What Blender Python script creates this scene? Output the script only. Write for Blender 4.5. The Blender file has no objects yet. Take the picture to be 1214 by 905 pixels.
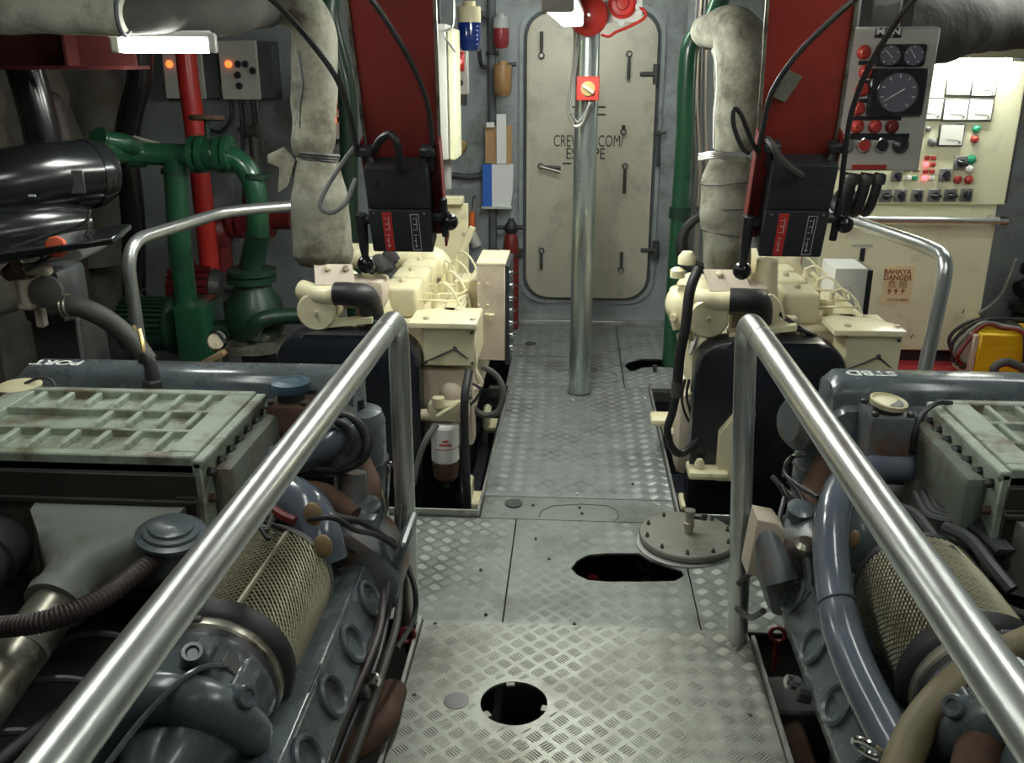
import bpy, bmesh, math, random
from mathutils import Vector, Matrix, noise
random.seed(7)
scene = bpy.context.scene
C = scene.collection
V = Vector
PI = math.pi

# ------------------------------------------------------------------ camera
F_PX, PITCH, YAW, EYE = 1100.0, math.radians(19), math.radians(3.8), 1.7
cam_d = bpy.data.cameras.new('camera')
cam = bpy.data.objects.new('camera', cam_d)
C.objects.link(cam)
cam.location = (0, 0, EYE)
cam.rotation_euler = (PI/2 - PITCH, 0, YAW)
cam_d.sensor_fit = 'HORIZONTAL'
cam_d.sensor_width = 36
cam_d.lens = 36 * F_PX / 1214
cam_d.clip_start = .02
scene.camera = cam

# ------------------------------------------------------------------ world + exposure
w = bpy.data.worlds.new('engine_room_air')
scene.world = w
w.use_nodes = True
w.node_tree.nodes['Background'].inputs[0].default_value = (.75, .9, 1, 1)
w.node_tree.nodes['Background'].inputs[1].default_value = .02
scene.view_settings.view_transform = 'Standard'
scene.view_settings.look = 'None'
scene.view_settings.gamma = 1
scene.view_settings.use_curve_mapping = False
scene.view_settings.exposure = 0.5
# lamp strengths (fixtures built further down; near, door and mat ones unseen, added for light)
LAMP_SIDE, LAMP_AISLE, LAMP_BOARD, FILL_NEAR, FILL_DOOR, FILL_MAT = 40, 54, 90, 13.5, 14, 13

# ------------------------------------------------------------------ survey helpers: a sight line from the eye point to a plane of the room
_f = V((-math.sin(YAW)*math.cos(PITCH), math.cos(YAW)*math.cos(PITCH), -math.sin(PITCH)))
_r = V((math.cos(YAW), math.sin(YAW), 0))
_u = _r.cross(_f)
_c = V((0, 0, EYE))
def ray(px, py): return _f + _r*((px-607)/F_PX) + _u*((452.5-py)/F_PX)
def at(px, py, Y):
    d = ray(px, py); return _c + d*(Y/d.y)
def az(px, py, Z):
    d = ray(px, py); return _c + d*((Z-EYE)/d.z)
def ax(px, py, X):
    d = ray(px, py); return _c + d*(X/d.x)
def mpp(p): return (V(p)-_c).dot(_f)/F_PX          # metres for one pixel at a point

# ------------------------------------------------------------------ materials
MATS = {}
def mat(name, col, rough=.5, metal=0.0, var=.12, scale=6, dirt=None, damt=0.0, dscale=4, bump=0.0, bscale=60, coat=0.0, emis=0.0, trans=0.0, rvar=.1, stretch=None):
    m = bpy.data.materials.new(name); m.use_nodes = True
    nt = m.node_tree; N = nt.nodes; L = nt.links
    b = N['Principled BSDF']
    tc = N.new('ShaderNodeTexCoord')
    vec = tc.outputs['Object']
    if stretch:
        mp = N.new('ShaderNodeMapping'); mp.inputs['Scale'].default_value = stretch
        L.new(vec, mp.inputs['Vector']); vec = mp.outputs['Vector']
    n1 = N.new('ShaderNodeTexNoise'); n1.inputs['Scale'].default_value = scale; n1.inputs['Detail'].default_value = 5; n1.inputs['Roughness'].default_value = .62
    L.new(vec, n1.inputs['Vector'])
    mx = N.new('ShaderNodeMix'); mx.data_type = 'RGBA'
    lo = [max(0, c*(1-2*var)) for c in col]; hi = [min(1, c*(1+2*var)) for c in col]
    mx.inputs['A'].default_value = (*lo, 1); mx.inputs['B'].default_value = (*hi, 1)
    L.new(n1.outputs['Fac'], mx.inputs['Factor'])
    out = mx.outputs['Result']
    if dirt:
        n2 = N.new('ShaderNodeTexNoise'); n2.inputs['Scale'].default_value = dscale; n2.inputs['Detail'].default_value = 7; n2.inputs['Roughness'].default_value = .7
        L.new(vec, n2.inputs['Vector'])
        mr = N.new('ShaderNodeMapRange'); mr.inputs['From Min'].default_value = .62 - .3*damt; mr.inputs['From Max'].default_value = .78 - .25*damt
        L.new(n2.outputs['Fac'], mr.inputs['Value'])
        m2 = N.new('ShaderNodeMix'); m2.data_type = 'RGBA'
        L.new(mr.outputs['Result'], m2.inputs['Factor']); L.new(out, m2.inputs['A']); m2.inputs['B'].default_value = (*dirt, 1)
        out = m2.outputs['Result']
    L.new(out, b.inputs['Base Color'])
    rr = N.new('ShaderNodeMapRange'); rr.inputs['To Min'].default_value = max(0.02, rough-rvar); rr.inputs['To Max'].default_value = min(1, rough+rvar)
    L.new(n1.outputs['Fac'], rr.inputs['Value']); L.new(rr.outputs['Result'], b.inputs['Roughness'])
    b.inputs['Metallic'].default_value = metal
    b.inputs['Coat Weight'].default_value = coat
    b.inputs['Coat Roughness'].default_value = .15
    if trans: b.inputs['Transmission Weight'].default_value = trans
    if emis:
        b.inputs['Emission Color'].default_value = (*col, 1); b.inputs['Emission Strength'].default_value = emis
    if bump:
        n3 = N.new('ShaderNodeTexNoise'); n3.inputs['Scale'].default_value = bscale; n3.inputs['Detail'].default_value = 4
        L.new(vec, n3.inputs['Vector'])
        bp = N.new('ShaderNodeBump'); bp.inputs['Strength'].default_value = bump; bp.inputs['Distance'].default_value = .01
        L.new(n3.outputs['Fac'], bp.inputs['Height']); L.new(bp.outputs['Normal'], b.inputs['Normal'])
    MATS[name] = m
    return m

RUST = (.10, .045, .02)
GRIME = (.03, .028, .022)
mat('bulkhead', (.30, .33, .34), .55, var=.16, scale=3, dirt=(.12, .12, .11), damt=.35, dscale=2.2, bump=.12, bscale=25)
mat('hull_side', (.15, .14, .115), .75, var=.3, scale=3.5, dirt=(.09, .07, .05), damt=.6, dscale=3, bump=.5, bscale=14)
mat('deckhead', (.14, .145, .15), .7, var=.25, scale=5)
mat('bilge', (.04, .037, .034), .55, var=.4, scale=4, dirt=(.06, .045, .035), damt=.25)
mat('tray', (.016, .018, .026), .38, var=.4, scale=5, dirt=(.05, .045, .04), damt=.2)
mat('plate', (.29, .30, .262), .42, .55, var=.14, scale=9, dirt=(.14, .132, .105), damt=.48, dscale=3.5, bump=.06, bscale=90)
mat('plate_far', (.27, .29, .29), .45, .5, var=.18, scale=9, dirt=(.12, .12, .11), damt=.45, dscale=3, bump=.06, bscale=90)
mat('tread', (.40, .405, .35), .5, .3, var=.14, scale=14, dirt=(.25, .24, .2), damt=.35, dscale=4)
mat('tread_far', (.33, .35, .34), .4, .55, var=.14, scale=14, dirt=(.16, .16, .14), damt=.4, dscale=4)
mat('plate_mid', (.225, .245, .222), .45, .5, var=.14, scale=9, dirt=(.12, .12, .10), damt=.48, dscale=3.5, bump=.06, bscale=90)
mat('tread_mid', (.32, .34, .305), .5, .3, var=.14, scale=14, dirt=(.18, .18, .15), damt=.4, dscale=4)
mat('edge_steel', (.42, .43, .40), .4, .7, var=.2, scale=12, dirt=RUST, damt=.15)
mat('galv', (.68, .70, .68), .3, .88, var=.05, scale=7, dirt=(.55, .565, .55), damt=.3, dscale=16, rvar=.05)
mat('pillar_steel', (.46, .52, .52), .3, .85, var=.14, scale=5, dirt=(.28, .30, .29), damt=.4, stretch=(6, 6, .6))
mat('door_paint', (.50, .475, .385), .5, var=.10, scale=3, dirt=(.33, .32, .27), damt=.35, dscale=3.5, bump=.06, bscale=30)
mat('seal', (.10, .11, .115), .7, var=.3)
mat('dark_iron', (.07, .07, .068), .5, .4, var=.3, scale=15)
mat('stencil', (.05, .05, .05), .8, var=.3, scale=60)
mat('cream', (.76, .70, .46), .38, var=.07, scale=5, dirt=(.50, .44, .29), damt=.22, dscale=7, coat=.2)
mat('cream_dirty', (.62, .55, .38), .45, var=.14, scale=8, dirt=(.16, .12, .07), damt=.38, dscale=7)
mat('cream_dusty', (.55, .47, .37), .5, var=.1, scale=5, dirt=(.36, .29, .22), damt=.3, dscale=4)
mat('board_cream', (.76, .75, .52), .42, var=.05, scale=3, dirt=(.55, .52, .4), damt=.2, dscale=5)
mat('box_grey', (.52, .52, .47), .42, var=.07, scale=4, dirt=(.36, .35, .31), damt=.25)
mat('engine', (.105, .128, .14), .27, var=.2, scale=7, dirt=(.055, .055, .05), damt=.42, dscale=6, coat=.25)
mat('engine_rust', (.13, .15, .16), .38, var=.25, scale=9, dirt=(.16, .07, .03), damt=.5, dscale=9)
mat('engine_dark', (.055, .06, .062), .45, var=.35, scale=8, dirt=(.09, .05, .03), damt=.3, dscale=8)
mat('pipe_blue', (.115, .135, .17), .22, var=.12, scale=6, dirt=(.07, .075, .08), damt=.25, coat=.5)
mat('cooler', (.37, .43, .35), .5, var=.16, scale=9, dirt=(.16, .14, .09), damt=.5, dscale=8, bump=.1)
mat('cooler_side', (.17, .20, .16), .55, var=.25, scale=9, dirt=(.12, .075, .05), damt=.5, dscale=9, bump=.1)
mat('cooler_rust', (.036, .028, .024), .65, var=.3, scale=12, dirt=(.045, .035, .03), damt=.5, dscale=10)
mat('duct', (.23, .245, .22), .5, var=.15, scale=6, dirt=(.13, .11, .085), damt=.35, dscale=5)
mat('dirty_alu', (.46, .44, .36), .34, .75, var=.25, scale=12, dirt=(.11, .085, .06), damt=.48, dscale=9)
mat('wire_mesh', (.33, .31, .215), .45, .35, var=.15, scale=10, dirt=(.25, .21, .13), damt=.4, dscale=6)
mat('filter_core', (.03, .026, .016), .8, var=.3, scale=14)
mat('rust', (.10, .052, .03), .8, var=.4, scale=18, dirt=(.06, .03, .02), damt=.5, dscale=14)
mat('rubber', (.018, .018, .019), .5, var=.3, scale=14)
mat('hose_brown', (.05, .035, .035), .5, var=.25, scale=12)
mat('hose_grey', (.075, .075, .065), .6, var=.25, scale=14)
mat('gloss_black', (.008, .009, .010), .22, var=.3, scale=6, coat=.2)
mat('guard_black', (.012, .014, .02), .3, var=.3, scale=5, coat=.3)
mat('ctl_black', (.028, .03, .034), .4, var=.2, scale=9)
mat('lagging_lit', (.55, .54, .45), .85, var=.2, scale=6, dirt=(.25, .24, .17), damt=.4, dscale=5, bump=.5, bscale=30)  # lighter copy of the lagging: lamp light on the pipe put into the colour
mat('girder_red_shaded', (.07, .01, .009), .6, var=.2)  # red darkened in the colour to stand for weak light on the girder
mat('starter_grey', (.66, .66, .61), .42, var=.05)
mat('lagging', (.21, .205, .16), .85, var=.3, scale=6, dirt=(.075, .068, .045), damt=.62, dscale=5, bump=.5, bscale=30)
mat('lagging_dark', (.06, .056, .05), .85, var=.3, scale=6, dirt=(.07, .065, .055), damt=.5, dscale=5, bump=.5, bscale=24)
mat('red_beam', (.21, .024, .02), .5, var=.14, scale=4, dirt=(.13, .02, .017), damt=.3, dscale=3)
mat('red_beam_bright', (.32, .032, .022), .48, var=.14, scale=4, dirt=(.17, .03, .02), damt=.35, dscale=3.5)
mat('red_paint', (.55, .03, .025), .35, var=.1, scale=6, coat=.3)
mat('red_dark', (.15, .014, .013), .45, var=.2, scale=8)
mat('red_mat', (.30, .015, .018), .85, var=.2, scale=40, bump=.4, bscale=120)
mat('red_plastic', (.62, .04, .03), .35, var=.05)
mat('green_paint', (.016, .085, .04), .3, var=.15, scale=6, dirt=(.015, .05, .03), damt=.3, coat=.4)
mat('green_dull', (.010, .04, .022), .4, var=.25, scale=7, dirt=(.02, .035, .025), damt=.4, coat=.2)
mat('white', (.78, .78, .75), .45, var=.04)
mat('white_chalk', (.80, .82, .80), .8, var=.1, scale=50)
mat('paper', (.72, .73, .72), .7, var=.04)
mat('cardboard', (.40, .25, .12), .8, var=.08)
mat('blue_plastic', (.03, .13, .50), .4, var=.06)
mat('blue_cap', (.07, .13, .18), .45, var=.2, scale=14, dirt=(.15, .13, .1), damt=.25, dscale=14)
mat('brass', (.55, .42, .18), .35, .8, var=.15)
mat('chrome', (.75, .75, .74), .15, 1, var=.03)
mat('yellow', (.80, .50, .01), .4, var=.06, dirt=(.4, .23, .02), damt=.2)
mat('orange', (.75, .17, .04), .5, var=.1)
mat('orange_rag', (.55, .09, .03), .7, var=.15)
mat('ink_brown', (.30, .10, .05), .7, var=.05)
mat('dial_black', (.025, .027, .034), .3, var=.1)
mat('dial_face', (.15, .155, .19), .35, var=.08)
mat('meter_white', (.80, .80, .74), .4, var=.02)
mat('lens_red', (.42, .05, .04), .3, var=.05)
mat('lens_green', (.03, .30, .16), .3, var=.05)
mat('lamp_red_on', (1, .10, .12), .4, emis=2.5)
mat('lamp_orange_on', (1, .15, .03), .4, emis=1.8)
mat('beacon_blue', (.012, .05, .30), .12, trans=.35, coat=.4)
mat('beacon_red', (.30, .03, .04), .2, trans=.3, coat=.3)
mat('beacon_amber', (.42, .24, .10), .25, trans=.3, coat=.3)
mat('beacon_cream', (.72, .66, .42), .4, var=.05)
mat('clear_plastic', (.55, .58, .56), .2, trans=.4)
mat('cable', (.03, .03, .032), .45, var=.2)
mat('cable_grey', (.20, .20, .19), .5, var=.2)
mat('steel_wire', (.50, .49, .44), .35, .8, var=.2, scale=20)
mat('sticker', (.78, .64, .38), .6, var=.06)
mat('tan_patch', (.36, .25, .13), .6, var=.08)
mat('rag', (.03, .028, .027), .9, var=.3)
mat('tube_light', (1, .99, .95), .5, var=0, emis=1)

mat('cover_steel', (.25, .245, .205), .5, .5, var=.15, scale=9, dirt=(.13, .12, .095), damt=.4)
mat('olive_hose', (.20, .165, .09), .55, var=.2, scale=10, dirt=(.08, .06, .04), damt=.4)
def lamp_mat(name, strength, col=(.96, 1, .93)):
    m = bpy.data.materials.new(name); m.use_nodes = True
    b = m.node_tree.nodes['Principled BSDF']
    b.inputs['Base Color'].default_value = (.9, .9, .88, 1)
    b.inputs['Emission Color'].default_value = (*col, 1)
    b.inputs['Emission Strength'].default_value = strength
    MATS[name] = m
    return m

# ------------------------------------------------------------------ mesh building
def catmull(pts, n=6):
    pts = [V(p) for p in pts]
    if len(pts) < 3: return pts
    P = [pts[0]*2-pts[1]] + pts + [pts[-1]*2-pts[-2]]
    out = []
    for i in range(1, len(P)-2):
        a, b, c, d = P[i-1], P[i], P[i+1], P[i+2]
        for k in range(n):
            t = k/n
            out.append(.5*((2*b)+(c-a)*t+(2*a-5*b+4*c-d)*t*t+(3*b-a-3*c+d)*t**3))
    out.append(pts[-1])
    return out

def fillet(pts, rad, n=6):
    pts = [V(p) for p in pts]
    out = [pts[0]]
    for i in range(1, len(pts)-1):
        p = pts[i]; a = (pts[i-1]-p); b = (pts[i+1]-p)
        r = min(rad, a.length*.48, b.length*.48)
        A = p + a.normalized()*r; B = p + b.normalized()*r
        for k in range(n+1):
            t = k/n
            out.append(A*(1-t)**2 + p*2*t*(1-t) + B*t*t)
    out.append(pts[-1])
    return out

class MB:
    def __init__(s): s.bm = bmesh.new()
    def box(s, c, size, bev=0.0, rot=None, seg=1):
        M = Matrix.Translation(V(c)) @ (rot.to_4x4() if rot is not None else Matrix.Identity(4)) @ Matrix.Diagonal((*size, 1))
        r = bmesh.ops.create_cube(s.bm, size=1, matrix=M)
        if bev > 0:
            es = list({e for v in r['verts'] for e in v.link_edges})
            bmesh.ops.bevel(s.bm, geom=es, offset=min(bev, min(size)*.45), segments=seg, profile=.5, affect='EDGES')
        return s
    def b2(s, x0, x1, y0, y1, z0, z1, bev=0.0, seg=1):
        return s.box(((x0+x1)/2, (y0+y1)/2, (z0+z1)/2), (abs(x1-x0), abs(y1-y0), abs(z1-z0)), bev, None, seg)
    def tube(s, pts, r, n=10, caps=True, rf=None, wob=0.0, wsc=8, flat=None):
        pts = [V(p) for p in pts]
        bm = s.bm; rings = []
        T = []
        for i in range(len(pts)):
            a = pts[max(0, i-1)]; b = pts[min(len(pts)-1, i+1)]
            T.append((b-a).normalized())
        ref = V((0, 0, 1)) if abs(T[0].z) < .9 else V((1, 0, 0))
        u = T[0].cross(ref).normalized()
        for i, p in enumerate(pts):
            if i:
                u = (u - T[i]*u.dot(T[i]))
                if u.length < 1e-6: u = T[i].orthogonal()
                u.normalize()
            v = T[i].cross(u)
            rr = r if not isinstance(r, (list, tuple)) else r[min(i, len(r)-1)]
            if rf: rr = rr*rf(i, i/(len(pts)-1))
            ring = []
            for k in range(n):
                a = 2*PI*k/n
                q = rr
                d = u*math.cos(a) + v*math.sin(a)
                if wob: q = rr*(1+wob*noise.noise((p+d*rr)*wsc))
                ring.append(bm.verts.new(p + d*q))
            rings.append(ring)
        for i in range(len(rings)-1):
            A, B = rings[i], rings[i+1]
            for k in range(n):
                bm.faces.new((A[k], A[(k+1) % n], B[(k+1) % n], B[k]))
        if caps:
            bm.faces.new(rings[0][::-1]); bm.faces.new(rings[-1])
        return s
    def cyl(s, p0, p1, r, r1=None, n=16):
        return s.tube([p0, p1], [r, r if r1 is None else r1], n)
    def lathe(s, prof, o, axis=(0, 0, 1), n=24, caps=True):
        o = V(o); a = V(axis).normalized()
        u = a.orthogonal().normalized(); v = a.cross(u); bm = s.bm; rings = []
        for r, h in prof:
            rings.append([bm.verts.new(o + a*h + (u*math.cos(2*PI*k/n)+v*math.sin(2*PI*k/n))*max(r, 1e-4)) for k in range(n)])
        for i in range(len(rings)-1):
            A, B = rings[i], rings[i+1]
            for k in range(n): bm.faces.new((A[k], A[(k+1) % n], B[(k+1) % n], B[k]))
        if caps:
            bm.faces.new(rings[0][::-1]); bm.faces.new(rings[-1])
        return s
    def sphere(s, c, r, sc=(1, 1, 1), n=14):
        bmesh.ops.create_uvsphere(s.bm, u_segments=n, v_segments=max(6, n*2//3), radius=r, matrix=Matrix.Translation(V(c)) @ Matrix.Diagonal((*sc, 1)))
        return s
    def torus(s, c, R, r, axis=(0, 0, 1), n=24, m=8, a0=0, a1=2*PI):
        a = V(axis).normalized(); u = a.orthogonal().normalized(); v = a.cross(u); c = V(c)
        full = abs(a1-a0-2*PI) < 1e-6
        k = n if full else n+1
        rings = []
        for i in range(k):
            t = a0+(a1-a0)*i/n
            d = u*math.cos(t)+v*math.sin(t)
            rings.append([s.bm.verts.new(c+d*(R+r*math.cos(2*PI*j/m))+a*(r*math.sin(2*PI*j/m))) for j in range(m)])
        for i in range(n if full else n):
            A, B = rings[i], rings[(i+1) % k]
            if not full and i+1 >= k: break
            for j in range(m): s.bm.faces.new((A[j], A[(j+1) % m], B[(j+1) % m], B[j]))
        return s
    def prism(s, poly, o, u, v, depth, bev=0.0):
        """polygon (a,b) in the plane o + u*a + v*b, pushed along u x v"""
        o, u, v = V(o), V(u).normalized(), V(v).normalized(); nn = u.cross(v)
        A = [s.bm.verts.new(o+u*a+v*b) for a, b in poly]
        B = [s.bm.verts.new(o+u*a+v*b+nn*depth) for a, b in poly]
        k = len(A); fs = [s.bm.faces.new(A[::-1]), s.bm.faces.new(B)]
        for i in range(k): fs.append(s.bm.faces.new((A[i], A[(i+1) % k], B[(i+1) % k], B[i])))
        if bev:
            es = list(fs[1].edges)
            bmesh.ops.bevel(s.bm, geom=es, offset=bev, segments=2, profile=.5, affect='EDGES')
        return s
    def loft(s, rings, caps=True):
        R = [[s.bm.verts.new(V(p)) for p in r] for r in rings]; n = len(R[0])
        for i in range(len(R)-1):
            for k in range(n): s.bm.faces.new((R[i][k], R[i][(k+1) % n], R[i+1][(k+1) % n], R[i+1][k]))
        if caps: s.bm.faces.new(R[0][::-1]); s.bm.faces.new(R[-1])
        return s
    def mesh(s, name):
        bmesh.ops.recalc_face_normals(s.bm, faces=s.bm.faces[:])
        me = bpy.data.meshes.new(name); s.bm.to_mesh(me); s.bm.free()
        return me

def origin(o):
    p = V((0, 0, 0))
    while o: p += o.location; o = o.parent
    return p

def put(name, me, material, parent=None, sharp=38):
    """link a mesh given in room coordinates; it is moved into its parent's frame"""
    for p in me.polygons: p.use_smooth = True
    me.set_sharp_from_angle(angle=math.radians(sharp))
    me.materials.clear(); me.materials.append(MATS[material])
    o = bpy.data.objects.new(name, me); C.objects.link(o)
    if parent:
        off = origin(parent); me.transform(Matrix.Translation(-off)); o.parent = parent
    else:
        xs = [v.co for v in me.vertices]
        off = V(((min(p.x for p in xs)+max(p.x for p in xs))/2, (min(p.y for p in xs)+max(p.y for p in xs))/2, min(p.z for p in xs)))
        me.transform(Matrix.Translation(-off)); o.location = off
    return o

def part(name, mb, material, parent=None, label=None, sharp=38):
    o = put(name, mb.mesh(name), material, parent, sharp)
    if label: o['label'] = label
    return o

def clone(o, delta, parent=None):
    """another copy of a part, moved by delta, sharing its mesh"""
    c = o.copy(); C.objects.link(c); c.parent = parent if parent else o.parent
    c.location = o.location + V(delta)
    return c

def tag(o, label, cat, group=None):
    o['label'] = label; o['category'] = cat
    if group: o['group'] = group
    return o

def thing(name, label, cat, loc=(0, 0, 0), group=None):
    o = bpy.data.objects.new(name, None); C.objects.link(o)
    o.location = loc; o.empty_display_size = .1
    return tag(o, label, cat, group)

def struct(o): o['kind'] = 'structure'; return o
def stuff(o): o['kind'] = 'stuff'; return o

def text_mesh(s, size, o, u, v, depth=.0006, align='CENTER', sx=1.0, shear=0.0, bold=0.0):
    cu = bpy.data.curves.new('lettering', 'FONT'); cu.body = s; cu.size = size
    cu.align_x = align; cu.align_y = 'CENTER'; cu.extrude = depth; cu.shear = shear; cu.offset = bold
    cu.resolution_u = 3
    ob = bpy.data.objects.new('lettering', cu); C.objects.link(ob)
    dg = bpy.context.evaluated_depsgraph_get(); dg.update()
    me = bpy.data.meshes.new_from_object(ob.evaluated_get(dg))
    bpy.data.objects.remove(ob); bpy.data.curves.remove(cu)
    u = V(u).normalized(); v = V(v).normalized(); nn = u.cross(v)
    M = Matrix(((u.x*sx, v.x, nn.x, o[0]), (u.y*sx, v.y, nn.y, o[1]), (u.z*sx, v.z, nn.z, o[2]), (0, 0, 0, 1)))
    me.transform(M)
    return me
def text(s, size, o, u, v, material, parent, **k):
    return put('lettering', text_mesh(s, size, o, u, v, **k), material, parent)

def sheet(name, outline, holes, z, th, material, parent):
    cu = bpy.data.curves.new(name, 'CURVE'); cu.dimensions = '2D'; cu.fill_mode = 'BOTH'; cu.extrude = th/2
    for loop in [outline]+holes:
        sp = cu.splines.new('POLY'); sp.points.add(len(loop)-1); sp.use_cyclic_u = True
        for i, (a, b) in enumerate(loop): sp.points[i].co = (a, b, 0, 1)
    ob = bpy.data.objects.new(name, cu); C.objects.link(ob)
    dg = bpy.context.evaluated_depsgraph_get(); dg.update()
    me = bpy.data.meshes.new_from_object(ob.evaluated_get(dg))
    bpy.data.objects.remove(ob); bpy.data.curves.remove(cu)
    me.transform(Matrix.Translation((0, 0, z-th/2)))
    return put(name, me, material, parent)

def circ(cx, cy, r, n=32, sy=1.0): return [(cx+r*math.cos(2*PI*k/n), cy+r*sy*math.sin(2*PI*k/n)) for k in range(n)]
def inside(p, poly):
    x, y = p; c = False; j = len(poly)-1
    for i in range(len(poly)):
        xi, yi = poly[i]; xj, yj = poly[j]
        if (yi > y) != (yj > y) and x < (xj-xi)*(y-yi)/(yj-yi)+xi: c = not c
        j = i
    return c
def rrect(x0, x1, z0, z1, r, n=6):
    out = []
    for cx, cz, a in ((x1-r, z1-r, 0), (x0+r, z1-r, PI/2), (x0+r, z0+r, PI), (x1-r, z0+r, 1.5*PI)):
        for k in range(n+1):
            t = a+PI/2*k/n; out.append((cx+r*math.cos(t), cz+r*math.sin(t)))
    return out
XA, YA, ZA = V((1, 0, 0)), V((0, 1, 0)), V((0, 0, 1))
# ================================================================== STRUCTURE
WALL_Y, WX0, WX1, CEIL, BILGE = 6.17, -3.05, 3.1, 2.32, -.62
o = struct(part('wall_back', MB().b2(WX0-.1, WX1+.1, WALL_Y, WALL_Y+.1, BILGE, CEIL), 'bulkhead'))
wall_back = o
struct(part('wall_left', MB().b2(WX0-.1, WX0, -1.6, WALL_Y, BILGE, CEIL), 'hull_side'))
struct(part('wall_right', MB().b2(WX1, WX1+.1, -1.6, WALL_Y, BILGE, CEIL), 'bulkhead'))
struct(part('wall_front', MB().b2(WX0-.1, WX1+.1, -1.7, -1.6, BILGE, CEIL), 'bulkhead'))
ceil = struct(part('ceiling', MB().b2(WX0-.1, WX1+.1, -1.7, WALL_Y+.1, CEIL, CEIL+.1), 'deckhead'))
for k in range(7):       # deck girders under the deckhead
    yy = .3 + k*.95
    part('deck_girder', MB().b2(WX0, WX1, yy-.006, yy+.006, CEIL-.16, CEIL).b2(WX0, WX1, yy-.05, yy+.05, CEIL-.172, CEIL-.16), 'deckhead', ceil)
struct(part('floor_bilge', MB().b2(WX0-.1, WX1+.1, -1.7, WALL_Y+.1, BILGE-.1, BILGE), 'bilge'))

# ---- chequer plate floor: separate plates on bearers, with the five-bar treads standing proud of them
fl = bpy.data.objects.new('floor', None); C.objects.link(fl); struct(fl)
HOLE = circ(-.138, 2.157, .094, 40)
def slot():
    a = [az(px, py, 0) for px, py in ((677, 674), (684, 665), (697, 658), (720, 656), (758, 656), (770, 664), (790, 671), (808, 677), (811, 683), (800, 689), (760, 690), (720, 690), (697, 688), (684, 682))]
    return [(p.x, p.y) for p in a]
SLOT = slot()
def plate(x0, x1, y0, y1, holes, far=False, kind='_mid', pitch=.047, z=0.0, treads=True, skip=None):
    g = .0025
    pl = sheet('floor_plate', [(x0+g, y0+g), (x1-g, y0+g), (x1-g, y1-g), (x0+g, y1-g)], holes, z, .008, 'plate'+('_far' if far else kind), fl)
    if not treads: return pl
    h = .0017
    vs, fs = [], []
    q = pitch/math.sqrt(2)
    nx = int((x1-x0)/q)+2; ny = int((y1-y0)/q)+2
    for i in range(nx):
        for j in range(ny):
            if (i+j) % 2: continue
            cx = x0+i*q; cy = y0+j*q
            tilt = 1 if (i//1) % 2 == 0 else -1
            ang = PI/4*tilt
            ca, sa = math.cos(ang), math.sin(ang)
            for b in range(5):
                off = (b-2)*pitch*.165
                ln = pitch*.42*(1-.08*abs(b-2)); wd = pitch*.058
                bx, by = cx - sa*off, cy + ca*off
                if not (x0+.012 < bx < x1-.012 and y0+.012 < by < y1-.012): continue
                if any(inside((bx+dx*.018, by+dy*.018), hl) for hl in holes for dx in (-1, 0, 1) for dy in (-1, 0, 1)): continue
                if skip and any((bx-sx)**2+(by-sy)**2 < sr*sr for sx, sy, sr in skip): continue
                k = len(vs)
                for (l, t, zz) in ((-ln, 0, 0), (-ln*.6, -wd, 0), (ln*.6, -wd, 0), (ln, 0, 0), (ln*.6, wd, 0), (-ln*.6, wd, 0), (-ln*.6, 0, h), (ln*.6, 0, h)):
                    vs.append((bx+ca*l-sa*t, by+sa*l+ca*t, z+zz))
                fs += [(k, k+1, k+6), (k+1, k+2, k+7, k+6), (k+2, k+3, k+7), (k+3, k+4, k+7), (k+4, k+5, k+6, k+7), (k+5, k, k+6)]
    me = bpy.data.meshes.new('tread_bars'); me.from_pydata(vs, [], fs)
    t = put('tread_bars', me, 'tread'+('_far' if far else kind), pl, sharp=20); stuff(t)
    return pl

PLUGS = [(-.311, 2.166, .045), (-.254, 3.36, .045)]
SMOOTH = [(.12, 3.36, .2), (-.02, 3.36, .2), (.3, 3.36, .1)]
near_plate = plate(-.455, .575, -.3, 2.55, [HOLE], kind='', pitch=.049, z=.005, skip=PLUGS)
plate(-.78, -.2, 2.55, 3.27, [], pitch=.047)
MID_X = .43
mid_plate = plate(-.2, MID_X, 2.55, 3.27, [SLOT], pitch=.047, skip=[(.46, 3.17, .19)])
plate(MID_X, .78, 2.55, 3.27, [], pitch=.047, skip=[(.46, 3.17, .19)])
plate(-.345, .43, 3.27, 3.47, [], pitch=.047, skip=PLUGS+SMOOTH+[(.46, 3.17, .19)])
aisle = plate(-.345, .43, 3.47, 4.86, [circ(.05, 4.775, .065)], far=True, pitch=.047)
# round bulge hatch by the pillar, half of its opening uncovered
kid = [az(px, py, 0) for px, py in ((741, 434), (744, 430), (758, 426), (775, 425.5), (806, 427), (812, 432), (800, 436), (780, 435), (762, 436), (752, 440), (746, 440))]
KID = [(p.x, p.y) for p in kid]
plate(-.36, .3, 4.86, 5.4, [], far=True, pitch=.047)
plate(.3, 1.4, 4.86, 5.4, [KID], far=True, pitch=.047)
plate(-1.5, .3, 5.4, WALL_Y, [], far=True, pitch=.047)
plate(.3, 1.4, 5.4, WALL_Y, [], far=True, pitch=.047)
plate(-1.5, -1.02, 4.86, 5.4, [], far=True, treads=False)
plate(1.4, WX1, 3.0, WALL_Y, [], far=True, treads=False)
plate(WX0, -1.5, 3.05, WALL_Y, [], far=True, treads=False)
# bearers under the plates
for xx in (-.42, .0, .52):
    part('floor_bearer', MB().b2(xx-.025, xx+.025, -1.0, 3.3, -.07, -.012), 'bilge', fl)
for yy in (2.55, 3.28, 4.86):
    part('floor_bearer', MB().b2(-.45, .55, yy-.025, yy+.025, -.07, -.012), 'bilge', fl)
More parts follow.
